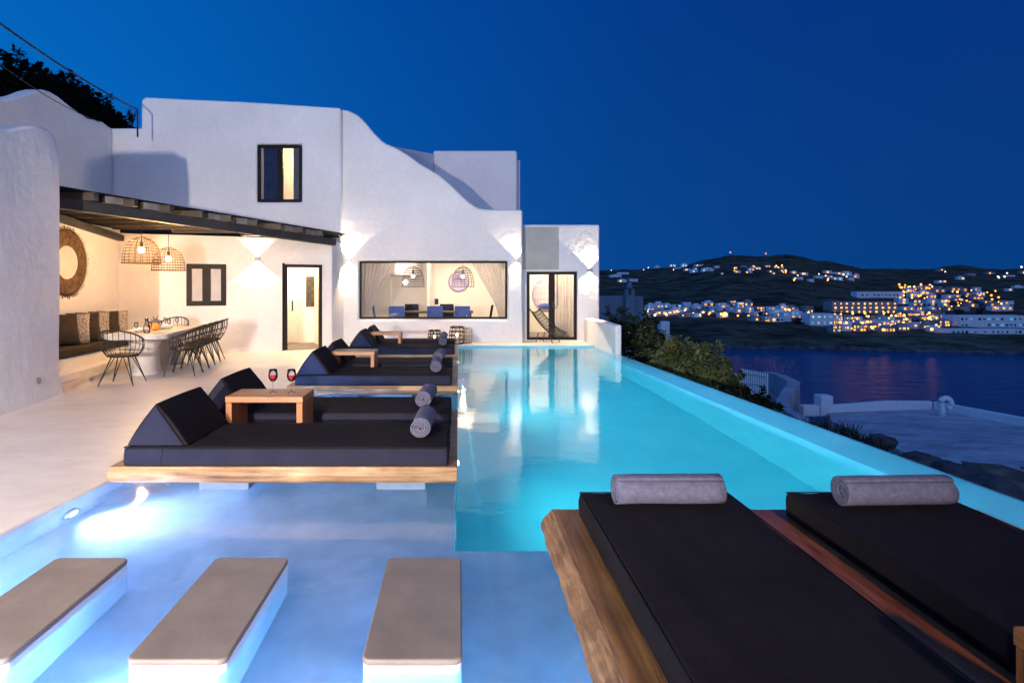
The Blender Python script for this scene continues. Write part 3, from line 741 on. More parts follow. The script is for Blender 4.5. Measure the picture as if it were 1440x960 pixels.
# rooms
RY1 = 20.2
m = MB(); m.box(-4.2, XR - .302, RY1, RY1 + .1, 0, 2.55).box(-4.3, -4.2, D0 + .39, RY1, 0, 2.55)
m.box(-.98, -.9, RY1 - 1.2, RY1 - .002, 0, 2.55)
m.build('interior_wall', 'plaster_in', house)
m = MB(); m.box(-4.2, XR - .302, D0 + .384, RY1, .0, .012); m.build('interior_floor', 'taupe', house)
m = MB()
for px in (519, 548, 606):                        # pale door casings on the back wall
    x = gx(px, RY1 - .05); m.box(x, x + .07, RY1 - .05, RY1 - .002, .012, gz(392, RY1)).box(x - .45, x + .07, RY1 - .049, RY1 - .003, gz(392, RY1), gz(392, RY1) + .06)
m.build('door_casing', 'ceramic', house)
x = gx(612, RY1 - 1.2); m = MB(); m.box(x - .06, x + .06, RY1 - .02, RY1 - .003, gz(428, RY1), gz(420, RY1)); m.build('switch_plate', 'black_frame', house)
m = MB(); m.lathe([(.34, -.03), (.30, -.05), (.12, -.055), (.12, -.045), (.0001, -.045)], (gx(645, RY1), RY1 - .002, gz(396, RY1)), 28, 'y'); tag(m.build('wall_disc', 'lilac', smooth=True), 'round pale woven disc hung on the back wall behind the big window', 'wall decor')
m = MB(); m.box(XR + .02, AX1 - .37, DA + 3.0, DA + 3.1, 0, AZ - .36); m.build('interior_wall', 'plaster_in', house)
m = MB(); m.box(XR, AX1 - .36, DA + .352, DA + 3, .0, .014); m.build('interior_floor', 'taupe', house)
lamp('AREA', 'room_lamp', (-.6, 18.3, 2.5), 170, (1, .76, .53), rot=(0, 0, 0), sx=3.6, sy=2.2)
lamp('AREA', 'annex_lamp', (2.8, 18.2, 2.7), 120, (1, .75, .5), rot=(0, 0, 0), sx=1.2, sy=1.5)
lamp('POINT', 'upstairs_lamp', ((UX0 + UX1) / 2 + .5, D1 + 1.6, UZ1 + .1), 210, (1, .62, .26), .1)

# curtains behind the big window
def curtain(label, xo, sgn, D):
    m = MB(); nx, nz = 40, 24; rows = []
    for j in range(nz + 1):
        v = j / nz; z = WZ1 + .05 - v * (WZ1 + .05 - .3)
        wdt = .95 * (1 - .78 * math.sin(min(1, v * 1.08) * math.pi / 2) ** 1.4)
        rows.append([m.bm.verts.new((xo + sgn * (.02 + wdt * i / nx), D + .05 * math.sin(i * 1.35) * (.4 + .6 * (1 - v)), z)) for i in range(nx + 1)])
    for a, b in zip(rows, rows[1:]):
        for i in range(nx): m.bm.faces.new([a[i], a[i + 1], b[i + 1], b[i]])
    tag(m.build('curtain', 'curtain', smooth=True), label, 'curtain')
curtain('grey drape tied back at the left side of the big window', WX0 - .05, 1, D0 + .62)
curtain('grey drape tied back at the right side of the big window', WX1 + .05, -1, D0 + .62)

# basket pendants
def pendant_parts(t, c, r, h, mat, bulb, top):
    x, y, z = c                                   # z = lower rim
    def rad(v): return r * (1 - v ** 2.6) ** .5 if v < 1 else .03
    m = MB()
    for k in range(9):
        v = k / 9; rr = rad(v) * (1 + (.02 if k == 0 else 0))
        m.tube([(x + rr * math.cos(a), y + rr * math.sin(a), z + h * v) for a in [2 * math.pi * i / 28 for i in range(28)]], .006 if k else .010, 5, True)
    for i in range(18):
        a = 2 * math.pi * i / 18
        m.tube([(x + max(.025, rad(v)) * math.cos(a), y + max(.025, rad(v)) * math.sin(a), z + h * v) for v in [q / 10 for q in range(11)]], .0045, 4)
    m.build('basket_shade', mat, t)
    m = MB(); m.tube([(x, y, z + h * .62), (x, y, top)], .006, 6); m.lathe([(.022, z + h * .6), (.028, z + h * .64), (.028, z + h * .8), (.02, z + h * .82)], (x, y, 0), 12); m.build('cord', 'black_metal', t)
    m = MB(); m.ball((x, y, z + h * .5), .045, n=10); m.build('bulb', bulb, t, smooth=True)
for lab, px, py, D, mat in (('nearer wicker basket pendant lamp lit above the dining table', 199, 370, 10.5, 'rattan'), ('farther wicker basket pendant lamp lit above the dining table', 237, 380, 11.9, 'rattan')):
    c = at(px, py, D); t = thing('pendant_lamp', lab, 'pendant lamp', c, group='basket pendant lamps over the outdoor table'); pendant_parts(t, c, .30, .45, mat, 'bulb', 2.63)
for lab, px, py, D in (('left woven basket pendant lamp behind the big window', 581, 403, 18), ('right woven basket pendant lamp behind the big window', 651, 403, 18)):
    c = at(px, py, D); t = thing('pendant_lamp', lab, 'pendant lamp', c, group='basket pendant lamps indoors'); pendant_parts(t, c, .33, .60, 'wicker', 'bulb_in', 2.5)

# sconces
def sconce(label, p, n, e=260):
    t = thing('wall_sconce', label, 'wall lamp', p, group='up and down wall lamps')
    n = Vector((n[0], n[1])).normalized(); d = Vector((-n.y, n.x))
    a = Vector((p[0], p[1])) - d * .07; b = Vector((p[0], p[1])) + d * .07
    m = MB(); m.obox((b.x, b.y), (a.x, a.y), .075, p[2] - .035, p[2] + .035, off=.004); m.build('body', 'metal', t, bevel=.006)
    c = Vector((p[0] + n.x * .028, p[1] + n.y * .028))
    for s in (1, -1):
        lamp('SPOT', 'sconce_beam', (c.x, c.y, p[2] + s * .06), e, (1, .74, .45), .02, aim=(c.x, c.y, p[2] + s * 2), size=R(97 if s > 0 else 108), blend=.06)
tq, q = onwall(361.5); sconce('up and down wall lamp between the small window and the door', (q.x, q.y, wz(361.5, 364)), -nAB, 230)
sconce('up and down wall lamp left of the big window', (gx(491, D0), D0, gz(366, D0)), (0, -1))
sconce('up and down wall lamp right of the big window', (gx(726, D0), D0, gz(366, D0)), (0, -1))
sconce('up and down wall lamp on the annex beside the glass door', (gx(829, DA), DA, gz(379.5, DA)), (0, -1))

# furniture in the rooms
def upholstered_chair(label, x, y, rz, mat):
    t = thing('dining_chair', label, 'chair', (x, y, .012), rz, 'upholstered chairs in the dining room')
    l = t.location.copy(); t.location = (0, 0, 0); t.rotation_euler = (0, 0, 0)
    m = MB(); m.box(-.23, .23, -.22, .24, .40, .48); m.build('seat', mat, t, bevel=.02)
    m = MB(); m.prism([(-.23, -.24, .5), (.23, -.24, .5), (.215, -.31, .93), (-.215, -.31, .93)], (0, .06, 0)); m.build('backrest', mat, t, bevel=.02)
    for sx in (-1, 1):
        for sy in (-1, 1):
            m = MB(); m.tube([(sx * .2, sy * .19, .40), (sx * .21, sy * .21, 0)], .018, 6, r2=.012); m.build('leg', 'black_metal', t)
    t.location = l; t.rotation_euler = (0, 0, rz)
for i, (px, D, rz, mat, lab) in enumerate([(559, 17.3, 0, 'blue_fabric', 'left blue backed chair of the three seen through the big window'), (612, 17.35, 0, 'blue_fabric', 'middle blue backed chair of the three seen through the big window'), (650, 17.3, 0, 'blue_fabric', 'right blue backed chair of the three seen through the big window'), (578, 18.7, 180, 'black_fabric', 'black chair on the far side of the indoor table, left'), (628, 18.7, 180, 'black_fabric', 'black chair on the far side of the indoor table, right'), (538, 17.9, -80, 'blue_fabric', 'blue chair at the left end of the indoor table'), (679, 17.9, 85, 'black_fabric', 'dark chair at the right end of the indoor table')]):
    upholstered_chair(lab, gx(px, D), D, R(rz), mat)
t = thing('dining_table', 'dark dining table seen through the big window', 'table', (gx(608, 18), 18.0, .012))
m = MB(); m.box(-1.9, .42, 17.55, 18.45, .72, .76); m.build('tabletop', 'dark_wood', t, bevel=.008)
for x in (-1.8, .3):
    for y in (17.62, 18.36):
        m = MB(); m.box(x, x + .07, y, y + .07, .012, .718); m.build('leg', 'dark_wood', t)
# hanging egg chair in the annex
c = Vector((gx(768, 18.2), 18.2, 0))
t = thing('hanging_chair', 'lilac cane egg chair hanging behind the glass door', 'hanging chair', (c.x, c.y, .2))
m = MB(); cz = gz(415, 18.2)
for i in range(12):
    a = math.pi * i / 12
    m.tube([(c.x + .42 * math.cos(q_) * math.cos(a), c.y + .25 * math.cos(q_) * math.sin(a), cz + .5 * math.sin(q_)) for q_ in [2 * math.pi * k / 24 for k in range(24)]], .009, 5, True)
for v in (-.6, -.25, .1, .45):
    rr = math.sqrt(1 - v * v); m.tube([(c.x + .42 * rr * math.cos(q_), c.y + .25 * rr * math.sin(q_), cz + .5 * v) for q_ in [2 * math.pi * k / 20 for k in range(20)]], .008, 5, True)
m.build('cane_shell', 'lilac', t)
m = MB(); m.tube([(c.x, c.y, cz + .48), (c.x, c.y, AZ - .36)], .008, 6); m.build('chain', 'black_metal', t)
m = MB(); m.ball((c.x, c.y - .02, cz - .33), .26, 1, .8, .35); m.build('cushion', 'blue_fabric', t, smooth=True)
t = thing('curtain', 'cream curtain hanging at the right inside the glass door', 'curtain', (GX1 - .2, DA + .6, .1))
m = MB(); rows = []
for j in range(2):
    rows.append([m.bm.verts.new((GX1 - .5 + .02 * i, DA + .6 + .04 * math.sin(i * 1.3), .1 if j else 2.05)) for i in range(28)])
for i in range(27): m.bm.faces.new([rows[0][i], rows[0][i + 1], rows[1][i + 1], rows[1][i]])
m.build('drape', 'curtain', t, smooth=True)
m = MB(); m.tube([(GX1 - .46, DA + .52, 2.0), (GX1 - .46, DA + .52, .95), (GX1 - .5, DA + .5, .85), (GX1 - .56, DA + .52, .95)], .012, 6); m.build('tie_cord', 'black_metal', t)
t = thing('stool', 'low pale stool on the floor inside the glass door', 'stool', (gx(790, 18), 18, .014))
m = MB(); m.lathe([(.22, .014), (.24, .05), (.24, .38), (.2, .42)], (gx(790, 18), 18, 0), 18); m.build('seat', 'grey_pillow', t, smooth=True)
# woven lounge chair in front of the glass door
t = thing('lounge_chair', 'black woven scoop chair leaning in front of the glass door', 'chair', (gx(768, 16.35), 16.35, 0))
m = MB(); c = t.location.copy()
def scoop(u, v):
    a = math.pi * (u - .5) * 1.15
    back = 1 - v
    return Vector((c.x - .36 + .78 * v - .02 * math.cos(a) + .02, c.y + .36 * math.sin(a) * (.75 + .25 * v), .16 + .62 * (1 - v) ** 1.35 + .10 * abs(math.sin(a)) ** 2 - .05 * math.sin(v * math.pi)))
for i in range(15): m.tube([scoop(i / 14, k / 14) for k in range(15)], .011, 5)
for k in range(13): m.tube([scoop(i / 12, k / 12) for i in range(13)], .009 if k not in (0, 12) else .018, 5)
m.build('woven_seat', 'wicker', t); t.rotation_euler = (0, 0, R(-38))
for sx, sy in ((-.2, -.2), (-.2, .2), (.3, -.2), (.3, .2)):
    m = MB(); m.tube([(c.x + sx * .7, c.y + sy * .8, .26), (c.x + sx, c.y + sy, .0)], .012, 6); m.build('leg', 'black_metal', t)

# floor lanterns at the foot of the front wall
def lantern(label, px, D, r, h, candle):
    c = Vector((gx(px, D), D, 0))
    t = thing('floor_lantern', label, 'lantern', c, group='wire cage lanterns by the front wall')
    m = MB()
    for k in range(5):
        z = .02 + (h - .04) * k / 4; rr = r * (1 - .12 * (abs(k - 2) / 2) ** 3)
        m.tube([(c.x + rr * math.cos(a), c.y + rr * math.sin(a), z) for a in [2 * math.pi * i / 20 for i in range(20)]], .011, 5, True)
    for i in range(11):
        a = 2 * math.pi * i / 11
        m.tube([(c.x + r * .86 * math.cos(a), c.y + r * .86 * math.sin(a), .01), (c.x + r * math.cos(a), c.y + r * math.sin(a), h * .3), (c.x + r * math.cos(a), c.y + r * math.sin(a), h * .72), (c.x + r * .84 * math.cos(a), c.y + r * .84 * math.sin(a), h), (c.x + r * .4 * math.cos(a), c.y + r * .4 * math.sin(a), h * 1.03)], .009, 5)
    m.build('cage', 'wicker' if candle else 'metal', t)
    if candle:
        m = MB(); m.lathe([(.05, .02), (.05, h * .42), (.02, h * .43)], c, 14); cd = m.build('candle', 'ceramic', t, smooth=True)
        m = MB(); m.lathe([(.006, h * .45), (.024, h * .49), (.018, h * .55), (.001, h * .62)], c, 10); m.build('flame', 'flame', cd, smooth=True)
lantern('smaller black wire lantern with a burning candle by the front wall', 611, 15.78, .17, .36, True)
lantern('larger black wire lantern with a burning candle by the front wall', 642.5, 15.78, .2, .45, True)
lantern('thin unlit wire lantern right of the larger one', 657, 15.9, .13, .40, False)

# ------------------------------------------------------------------ pergola
pg = thing('pergola', 'dark timber pergola roof over the outdoor dining area', 'pergola', (-5.5, 11.5, 2.5))
b0, b1 = Vector((-6.05, 8.66)), Vector((gx(473, 14.45), 14.45)); db = (b1 - b0).normalized(); lb = (b1 - b0).length
def bz(t): return 2.655 - .20 * t / lb            # underside of the beam
m = MB(); m.obox(b0, b1, .16, (bz(0), bz(lb)), (bz(0) + .17, bz(lb) + .15)); m.build('beam', 'dark_wood', pg, bevel=.008, seg=2)
nb = Vector((-db.y, db.x))
for k in range(11):                               # rafters run from the beam to the alcove wall
    tt = .25 + k * .64
    if tt > lb - .05: break
    s = b0 + db * tt - nb * .12
    zz = bz(tt) + .17 - .02 * tt / lb
    e = Vector((-7.55, s.y + .12)) if s.y < 12.7 else None
    if e is None or s.y >= 12.6: e = s + nb * max(.5, (s - A).dot(nAB) * -1.02)
    if s.y >= 12.6:
        e = Vector((s.x - 1.6, s.y - .05)); k2 = (A - e).dot(nAB)
        e = Vector((max(A.x, s.x - (s.x - A.x) * .6), s.y + .0))
        kk = (s.y - A.y) / dAB.y; e = Vector((A.x + dAB.x * kk + .02, s.y))
    m = MB(); m.obox(s, e, .11, zz + .002, zz + .125); m.build('rafter', 'rafter', pg, bevel=.006, seg=2)
    f0 = b0 + db * (tt + .18) + nb * .0; f1 = b0 + db * min(tt + .60, lb - .01)
    if k % 3 != 0:
        m = MB(); m.obox(f0, f1, .10, zz + .004, zz + .118); m.build('infill_block', 'infill', pg, bevel=.006, seg=2)
m = MB()
o0 = b0 - nb * .16; o1 = b1 - nb * .14 + db * .16
m.bm.faces.new([m.bm.verts.new(p) for p in ((o0.x, o0.y, bz(0) + .30), (o1.x, o1.y, bz(lb) + .285), (XRB - .05, D1 - .01, 2.735), (XS + .02, D1 - .01, 2.75), (XS + .02, 8.6, 2.96))])
bmesh.ops.solidify(m.bm, geom=m.bm.faces[:], thickness=-.035)
m.build('roof_board', 'roof_dark', pg)
m = MB(); m.obox((-6.86, 8.8), (A.x + .02, A.y - .05), -.13, (2.76, 2.44), (2.88, 2.56)); m.build('wall_plate', 'dark_wood', pg, bevel=.006, seg=2)

# left garden wall / pier
W0, W1 = Vector((-5.56, 8.54)), Vector((-5.10, 5.2))
gwall = thing('garden_wall', 'thick rough white wall at the left picture edge', 'wall', (W0.x, W0.y, 0))
m = MB(); n = 26; rows = []
for i in range(n + 1):
    t = i / n; p = W0.lerp(W1, t)
    tz = 3.60 + .07 * math.sin(t * 11 + .3) - .10 * (1 - min(1, t * 14)) - .42 * t
    row = []
    for j in range(13):
        z = tz * j / 12
        k = .015 * noise.noise((p.y * 1.1, z * 1.1, 2)) + (.05 * max(0, 1 - z / .25)) - .03 * max(0, (z - tz + .3) / .3) ** 2
        row.append(m.bm.verts.new((p.x + k, p.y + (.03 * max(0, 1 - z / .2) if i == 0 else 0), z)))
    for j in range(12, -1, -4):
        z = tz * j / 12; row.append(m.bm.verts.new((p.x - .9, p.y, z)))
    rows.append(row)
for a, b in zip(rows, rows[1:]):
    for j in range(len(a) - 1): m.bm.faces.new([a[j], a[j + 1], b[j + 1], b[j]])
m.bm.faces.new(rows[0]); m.bm.faces.new(rows[-1][::-1])
m.build('wall', 'plaster', gwall, bevel=.05, seg=3, angle=50)
D = 7.95; p = W0.lerp(W1, (8.54 - D) / 3.34)
m = MB(); m.lathe([(.045, 0), (.045, .012), (.03, .016)], (p.x + .012, p.y, gz(535, D)), 16, 'x'); m.build('outlet', 'metal', gwall)

# built-in bench, cushion, pillows
bench = thing('built_in_bench', 'white plastered bench along the alcove wall', 'bench', (-6.6, 10.6, 0))
m = MB(); m.prism([(-6.32, 8.75, 0), (-6.62, 12.55, 0), (-7.16, 12.8, 0), (-6.9, 8.75, 0)], (0, 0, .33)); m.build('seat_base', 'plaster', bench, bevel=.03)
m = MB(); m.prism([(-6.02, 8.75, 0), (-6.42, 12.1, 0), (-6.6, 12.1, 0), (-6.3, 8.75, 0)], (0, 0, .13)); m.build('plinth', 'plaster', bench, bevel=.02)
m = MB(); m.prism([(-6.29, 8.77, .332), (-6.58, 12.45, .332), (-7.1, 12.6, .332), (-6.86, 8.77, .332)], (0, 0, .15)); tag(m.build('seat_cushion', 'brown_fabric', bevel=.03, seg=4), 'long dark brown seat pad on the plastered bench', 'cushion')
def pillow(label, x, y, z, s, rx, rz, mat):
    m = MB(); n = 14; g = {}
    for sd in (1, -1):
        for i in range(n + 1):
            for j in range(n + 1):
                u, v = i / n * 2 - 1, j / n * 2 - 1
                f = ((1 - u * u) * (1 - v * v)) ** .45
                sx = 1 - .07 * (1 - abs(v)) * 0 + .05 * (abs(u * v) ** 2)
                if sd == -1 and f < 1e-6: g[(sd, i, j)] = g[(1, i, j)]; continue
                g[(sd, i, j)] = m.bm.verts.new((u * s / 2 * sx, sd * .085 * f + .006 * noise.noise((u * 3, v * 3, x + y)), v * s / 2 * sx))
    for sd in (1, -1):
        for i in range(n):
            for j in range(n):
                try: m.bm.faces.new([g[(sd, i, j)], g[(sd, i + 1, j)], g[(sd, i + 1, j + 1)], g[(sd, i, j + 1)]])
                except ValueError: pass
    o = m.build('throw_pillow', mat, smooth=True); o.location = (x, y, z); o.rotation_euler = (rx, 0, rz)
    tag(o, label, 'pillow', 'throw pillows on the plastered bench')
pd = [(10.38, 'brown_fabric', 'plain dark brown pillow at the near end of the bench'), (10.68, 'grey_pillow', 'nearest mottled grey pillow on the bench'), (11.08, 'brown_fabric', 'plain dark brown pillow between the two mottled grey ones'), (11.38, 'grey_pillow', 'second mottled grey pillow along the bench'), (11.82, 'brown_fabric', 'dark brown pillow tilted against the farthest grey pillow'), (12.12, 'grey_pillow', 'farthest grey pillow on the bench')]
for y, mat, lab in pd:
    x = -6.86 - (y - 8.77) * .063 + .22
    pillow(lab, x, y, .482 + .26, .53, R(random.uniform(-14, -8)), R((36 if mat == 'grey_pillow' else 58) + random.uniform(-6, 6)), mat)
# round woven mirror on the alcove wall
mc = at(97, 369, 10.95); mc.x = -6.85 - (mc.y - 8.3) * .0717 + .012
t = thing('round_mirror', 'round mirror with a wide woven straw rim on the alcove wall', 'mirror', mc)
m = MB(); m.lathe([(.30, .005), (.31, .035), (.42, .05), (.55, .03), (.60, .006)], mc, 48, 'x')
for i in range(90):
    a = 2 * math.pi * i / 90; r0 = .58; r1 = .62 + random.random() * .05
    m.tube([(mc.x + .012, mc.y + r0 * math.cos(a), mc.z + r0 * math.sin(a)), (mc.x + .012, mc.y + r1 * math.cos(a), mc.z + r1 * math.sin(a))], .008, 4)
m.build('rim', 'straw', t, smooth=True)
m = MB(); m.lathe([(.30, .012), (.295, .022), (.0001, .023)], mc, 32, 'x'); m.build('glass', 'mirror', t)

# dining table
tb = thing('dining_table', 'white plastered outdoor dining table set for a meal', 'table', (-5.4, 10.9, 0))
TX0, TX1, TY0, TY1, TZ = -6.02, -5.02, 10.02, 12.35, .70
TC = Vector((-5.5, 11.2, 0)); TR = Matrix.Translation(TC) @ Matrix.Rotation(R(9), 4, 'Z') @ Matrix.Translation(-TC)
def trot(m):
    bmesh.ops.transform(m.bm, matrix=TR, verts=m.bm.verts); return m
m = MB(); m.prism(rrect(TX0, TX1, TY0, TY1, .18, TZ - .09), (0, 0, .09)); trot(m).build('tabletop', 'table_stone', tb, bevel=.015)
for y in (10.5, 11.8):
    m = MB(); m.lathe([(.30, 0), (.26, .05), (.23, .2), (.23, .45), (.28, TZ - .092)], (-5.5, y, 0), 24); trot(m).build('pedestal', 'table_stone', tb, smooth=True)
# wire dining chairs
def make_chair():
    t = thing('dining_chair', '', 'chair', (0, 0, 0), 0, 'black wire basket chairs at the outdoor table')
    m = MB()
    def rim(a):                                     # a in -1..1 around the back
        th = a * R(128); rr = .30 + .02 * math.cos(th)
        hgt = .64 + .20 * max(0, math.cos(th * .62)) ** 2.2
        return Vector((rr * math.sin(th), -.06 - rr * math.cos(th) * .98, hgt))
    def base(a):
        th = a * R(128); return Vector((.215 * math.sin(th), -.03 - .20 * math.cos(th), .43))
    def shell(a, v):
        p = base(a).lerp(rim(a), v); d = Vector((p.x, p.y + .05, 0)); 
        return p + d.normalized() * (.045 * math.sin(v * math.pi)) if d.length > 1e-4 else p
    m.tube([rim(-1 + 2 * k / 36) for k in range(37)], .013, 6)
    m.tube([base(-1 + 2 * k / 24) for k in range(25)] + [base(1).lerp(base(-1), .33) + Vector((0, .05, 0)), base(1).lerp(base(-1), .66) + Vector((0, .05, 0))], .010, 5, True)
    for k in range(19): m.tube([shell(-1 + 2 * k / 18, v / 6) for v in range(7)], .0055, 4)
    for v in (.3, .62): m.tube([shell(-1 + 2 * k / 24, v) for k in range(25)], .0055, 4)
    m.build('wire_shell', 'wicker', t)
    m = MB(); m.lathe([(.001, .425), (.2, .425), (.215, .44), (.2, .455), (.001, .46)], (0, -.01, 0), 20); m.build('seat', 'wicker', t, smooth=True)
    for sx in (-1, 1):
        for sy in (-1, 1):
            m = MB(); m.tube([(sx * .12, -.02 + sy * .11, .425), (sx * .25, -.03 + sy * .25, 0)], .011, 6, r2=.008)
            m.tube([(sx * .06, -.02 + sy * .14, .425), (sx * .25, -.03 + sy * .25, .004)], .007, 5); m.build('leg', 'black_metal', t)
    return t
ch = make_chair()
spots = [(-5.16, 9.42, R(6), 'wire basket chair at the near end of the outdoor table, its back to the viewer'), (-5.93, 12.62, R(185), 'wire basket chair at the far end of the outdoor table'),
         (-4.68, 10.35, R(97), 'first and nearest wire chair in the row along the right side of the table'), (-4.77, 10.85, R(98), 'second nearest wire chair in the row along the right side of the table'), (-4.86, 11.33, R(99), 'third wire chair in the row along the right side of the table'), (-4.94, 11.8, R(100), 'fourth wire chair in the row along the right side of the table'), (-5.02, 12.25, R(102), 'last and farthest wire chair in the row along the right side of the table')]
for i, (x, y, rz, lab) in enumerate(spots):
    o = ch if i == 0 else copy_tree(ch)
    o.location = (x, y, 0); o.rotation_euler = (0, 0, rz); o['label'] = lab
# table settings
pi_ = 0
side_words = ('bench side', 'chair side')
for j, x in enumerate((-5.80, -5.24)):
    for k, y in enumerate((10.35, 10.88, 11.4, 11.9)):
        m = MB(); m.lathe([(.001, TZ + .001), (.07, TZ + .002), (.125, TZ + .014), (.122, TZ + .018), (.07, TZ + .007), (.001, TZ + .006)], (x, y, 0), 20)
        tag(trot(m).build('plate', 'ceramic', smooth=True), f'{("nearest", "second nearest", "third", "farthest")[k]} white plate on the {side_words[j]} of the outdoor table', 'plate', 'plates on the outdoor table')
        m = MB(); m.lathe([(.03, TZ + .001), (.004, TZ + .006), (.004, TZ + .07), (.03, TZ + .1), (.034, TZ + .14), (.028, TZ + .18), (.027, TZ + .18), (.032, TZ + .14), (.028, TZ + .102), (.001, TZ + .075)], (x + (.17 if j == 0 else -.17), y + .12, 0), 14)
        tag(trot(m).build('wine_glass', 'wine_glass', smooth=True), f'empty stemmed glass by the {("nearest", "second nearest", "third", "farthest")[k]} plate on the {side_words[j]}', 'wine glass', 'glasses on the outdoor table')
for (x, y, rr, lab) in ((-5.62, 10.62, .11, 'shallow white bowl nearest the front end of the outdoor table'), (-5.40, 11.35, .13, 'wide white bowl behind the orange vase'), (-5.6, 11.72, .10, 'small white bowl at the far end of the outdoor table')):
    m = MB(); m.lathe([(.001, TZ + .001), (rr * .5, TZ + .002), (rr * .85, TZ + .035), (rr, TZ + .075), (rr * .96, TZ + .076), (rr * .8, TZ + .04), (.001, TZ + .012)], (x, y, 0), 20)
    tag(trot(m).build('bowl', 'ceramic', smooth=True), lab, 'bowl', 'bowls on the outdoor table')
m = MB(); m.lathe([(.04, TZ + .001), (.055, TZ + .05), (.05, TZ + .12), (.022, TZ + .18), (.03, TZ + .25), (.026, TZ + .25), (.019, TZ + .18), (.001, TZ + .14)], (-5.44, 10.4, 0), 16)
tag(trot(m).build('carafe', 'wine_glass', smooth=True), 'clear glass carafe near the front end of the outdoor table', 'carafe')
p = TR @ Vector((-5.5, 11.0, 0)); p.z = TZ
t = thing('flower_vase', 'orange vase with a blue grey flower in the middle of the table', 'vase', p)
m = MB(); m.lathe([(.05, .001), (.075, .04), (.075, .11), (.055, .14), (.05, .14), (.05, .13)], p, 16); m.build('vase', 'orange', t, smooth=True)
m = MB()
for i in range(26):
    a = random.uniform(0, 6.28); b = random.uniform(.2, 1.3); l = random.uniform(.07, .13)
    d = Vector((math.cos(a) * math.cos(b), math.sin(a) * math.cos(b), math.sin(b)))
    m.tube([p + Vector((0, 0, .14)), p + Vector((0, 0, .14)) + d * l * .6, p + Vector((0, 0, .13)) + d * l * 1.3], .012, 5, r2=.004)
m.build('flower', surf('flower', (.12, .15, .19), (.22, .25, .30), .8, 30), t)

# ------------------------------------------------------------------ overhead cables and service bracket
p = at(193.5, 181, 14.5)
m = MB(); q1 = at(193.5, 155, 14.5); m.tube([p + Vector((0, 0, -.2)), q1, q1 + Vector((-.07, 0, .05))], .02, 6); tag(m.build('service_pole', 'black_metal'), 'short dark cable bracket on the roof edge left of the house', 'pole')
def cable(label, a, b, r, sag):
    m = MB(); pts = [a.lerp(b, k / 24) - Vector((0, 0, sag * math.sin(math.pi * k / 24))) for k in range(25)]
    m.tube(pts, r, 5); tag(m.build('power_cable', 'black_metal'), label, 'cable', 'overhead cables')
cable('upper thick power cable crossing the sky down to the roof bracket', at(-60, -10, 9.0), q1, .018, .10)
cable('lower thin cable in front of the dark hillside', at(-60, 45, 9.5), at(140, 172, 15.2), .009, .15)

# ------------------------------------------------------------------ vegetation
def leaf_mass(m, lumps, count, size, seed, clump=26, spread=.30):
    """foliage: leaves gathered in uneven sprays spread through each lump, with gaps between the sprays"""
    rnd = random.Random(seed)
    tot = sum(l[3] ** 2 for l in lumps)
    for (x, y, z, r, sx, sz) in lumps:
        k = max(1, int(count * r * r / tot / clump))
        for _ in range(k):
            while True:
                d = Vector((rnd.uniform(-1, 1), rnd.uniform(-1, 1), rnd.uniform(-1, 1)))
                if .05 < d.length < 1: break
            d = d.normalized() * (rnd.random() ** .4) * (1 + .55 * noise.noise(d * 2.6 + Vector((x, y, z))) + (rnd.random() ** 4) * .35)
            c0 = Vector((x + d.x * r * sx, y + d.y * r * sx, z + d.z * r * sz))
            out = (d + Vector((0, 0, .5))).normalized(); sp = r * spread * rnd.uniform(.5, 1.3); bs = size * rnd.uniform(.6, 1.35)
            for q in range(clump):
                t = rnd.random()
                c = c0 + out * sp * (t - .4) + Vector((rnd.gauss(0, 1), rnd.gauss(0, 1), rnd.gauss(0, 1))) * sp * .32
                s = bs * rnd.uniform(.6, 1.25)
                n = (out * .6 + Vector((rnd.uniform(-1, 1), rnd.uniform(-1, 1), rnd.uniform(-.3, 1.2)))).normalized()
                u = n.orthogonal().normalized(); u.rotate(Matrix.Rotation(rnd.uniform(0, 6.28), 3, n)); v = n.cross(u)
                m.bm.faces.new([m.bm.verts.new(c - u * s), m.bm.verts.new(c - v * s * .4), m.bm.verts.new(c + u * s), m.bm.verts.new(c + v * s * .4)])
def tree(name, label, cat, base, lumps, count, size, mat, seed, group, tr=.09):
    t = thing(name, label, cat, base, group=group)
    m = MB(); leaf_mass(m, lumps, count, size, seed); m.build('crown', mat, t, fixn=False)
    m = MB(); b = Vector(base)
    for (x, y, z, r, sx, sz) in lumps:
        e = Vector((x, y, z)); k = b.lerp(e, .5) + Vector((.1, .05, .15))
        m.tube([b, k, e, e + Vector((0, 0, r * .5))], tr, 6, r2=tr * .2)
    m.build('trunk', 'bark', t)
def lump(px, py, D, rpx, sx=1, sz=1):
    p = at(px, py, D); return (p.x, p.y, p.z, rpx * D / F, sx, sz)
gb = 'shrubs below the pool edge'
def bush(lab, lumps, base_z, count, size, mat, seed, name='shrub'):
    x = sum(l[0] for l in lumps) / len(lumps); y = sum(l[1] for l in lumps) / len(lumps)
    tree(name, lab, 'shrub', (x, y, base_z), lumps, count, size, mat, seed, gb, .05)
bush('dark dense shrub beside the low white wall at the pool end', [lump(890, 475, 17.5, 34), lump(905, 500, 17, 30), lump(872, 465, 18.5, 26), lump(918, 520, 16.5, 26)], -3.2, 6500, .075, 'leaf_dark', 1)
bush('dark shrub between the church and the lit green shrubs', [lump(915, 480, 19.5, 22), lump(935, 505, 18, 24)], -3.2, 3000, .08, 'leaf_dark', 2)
bush('bright green leafy shrub, left one of the two behind the pool edge', [lump(948, 500, 13.5, 26), lump(940, 520, 13.3, 26), lump(962, 522, 13.2, 24), lump(955, 488, 13.8, 16)], -3.0, 6500, .055, 'leaf', 3)
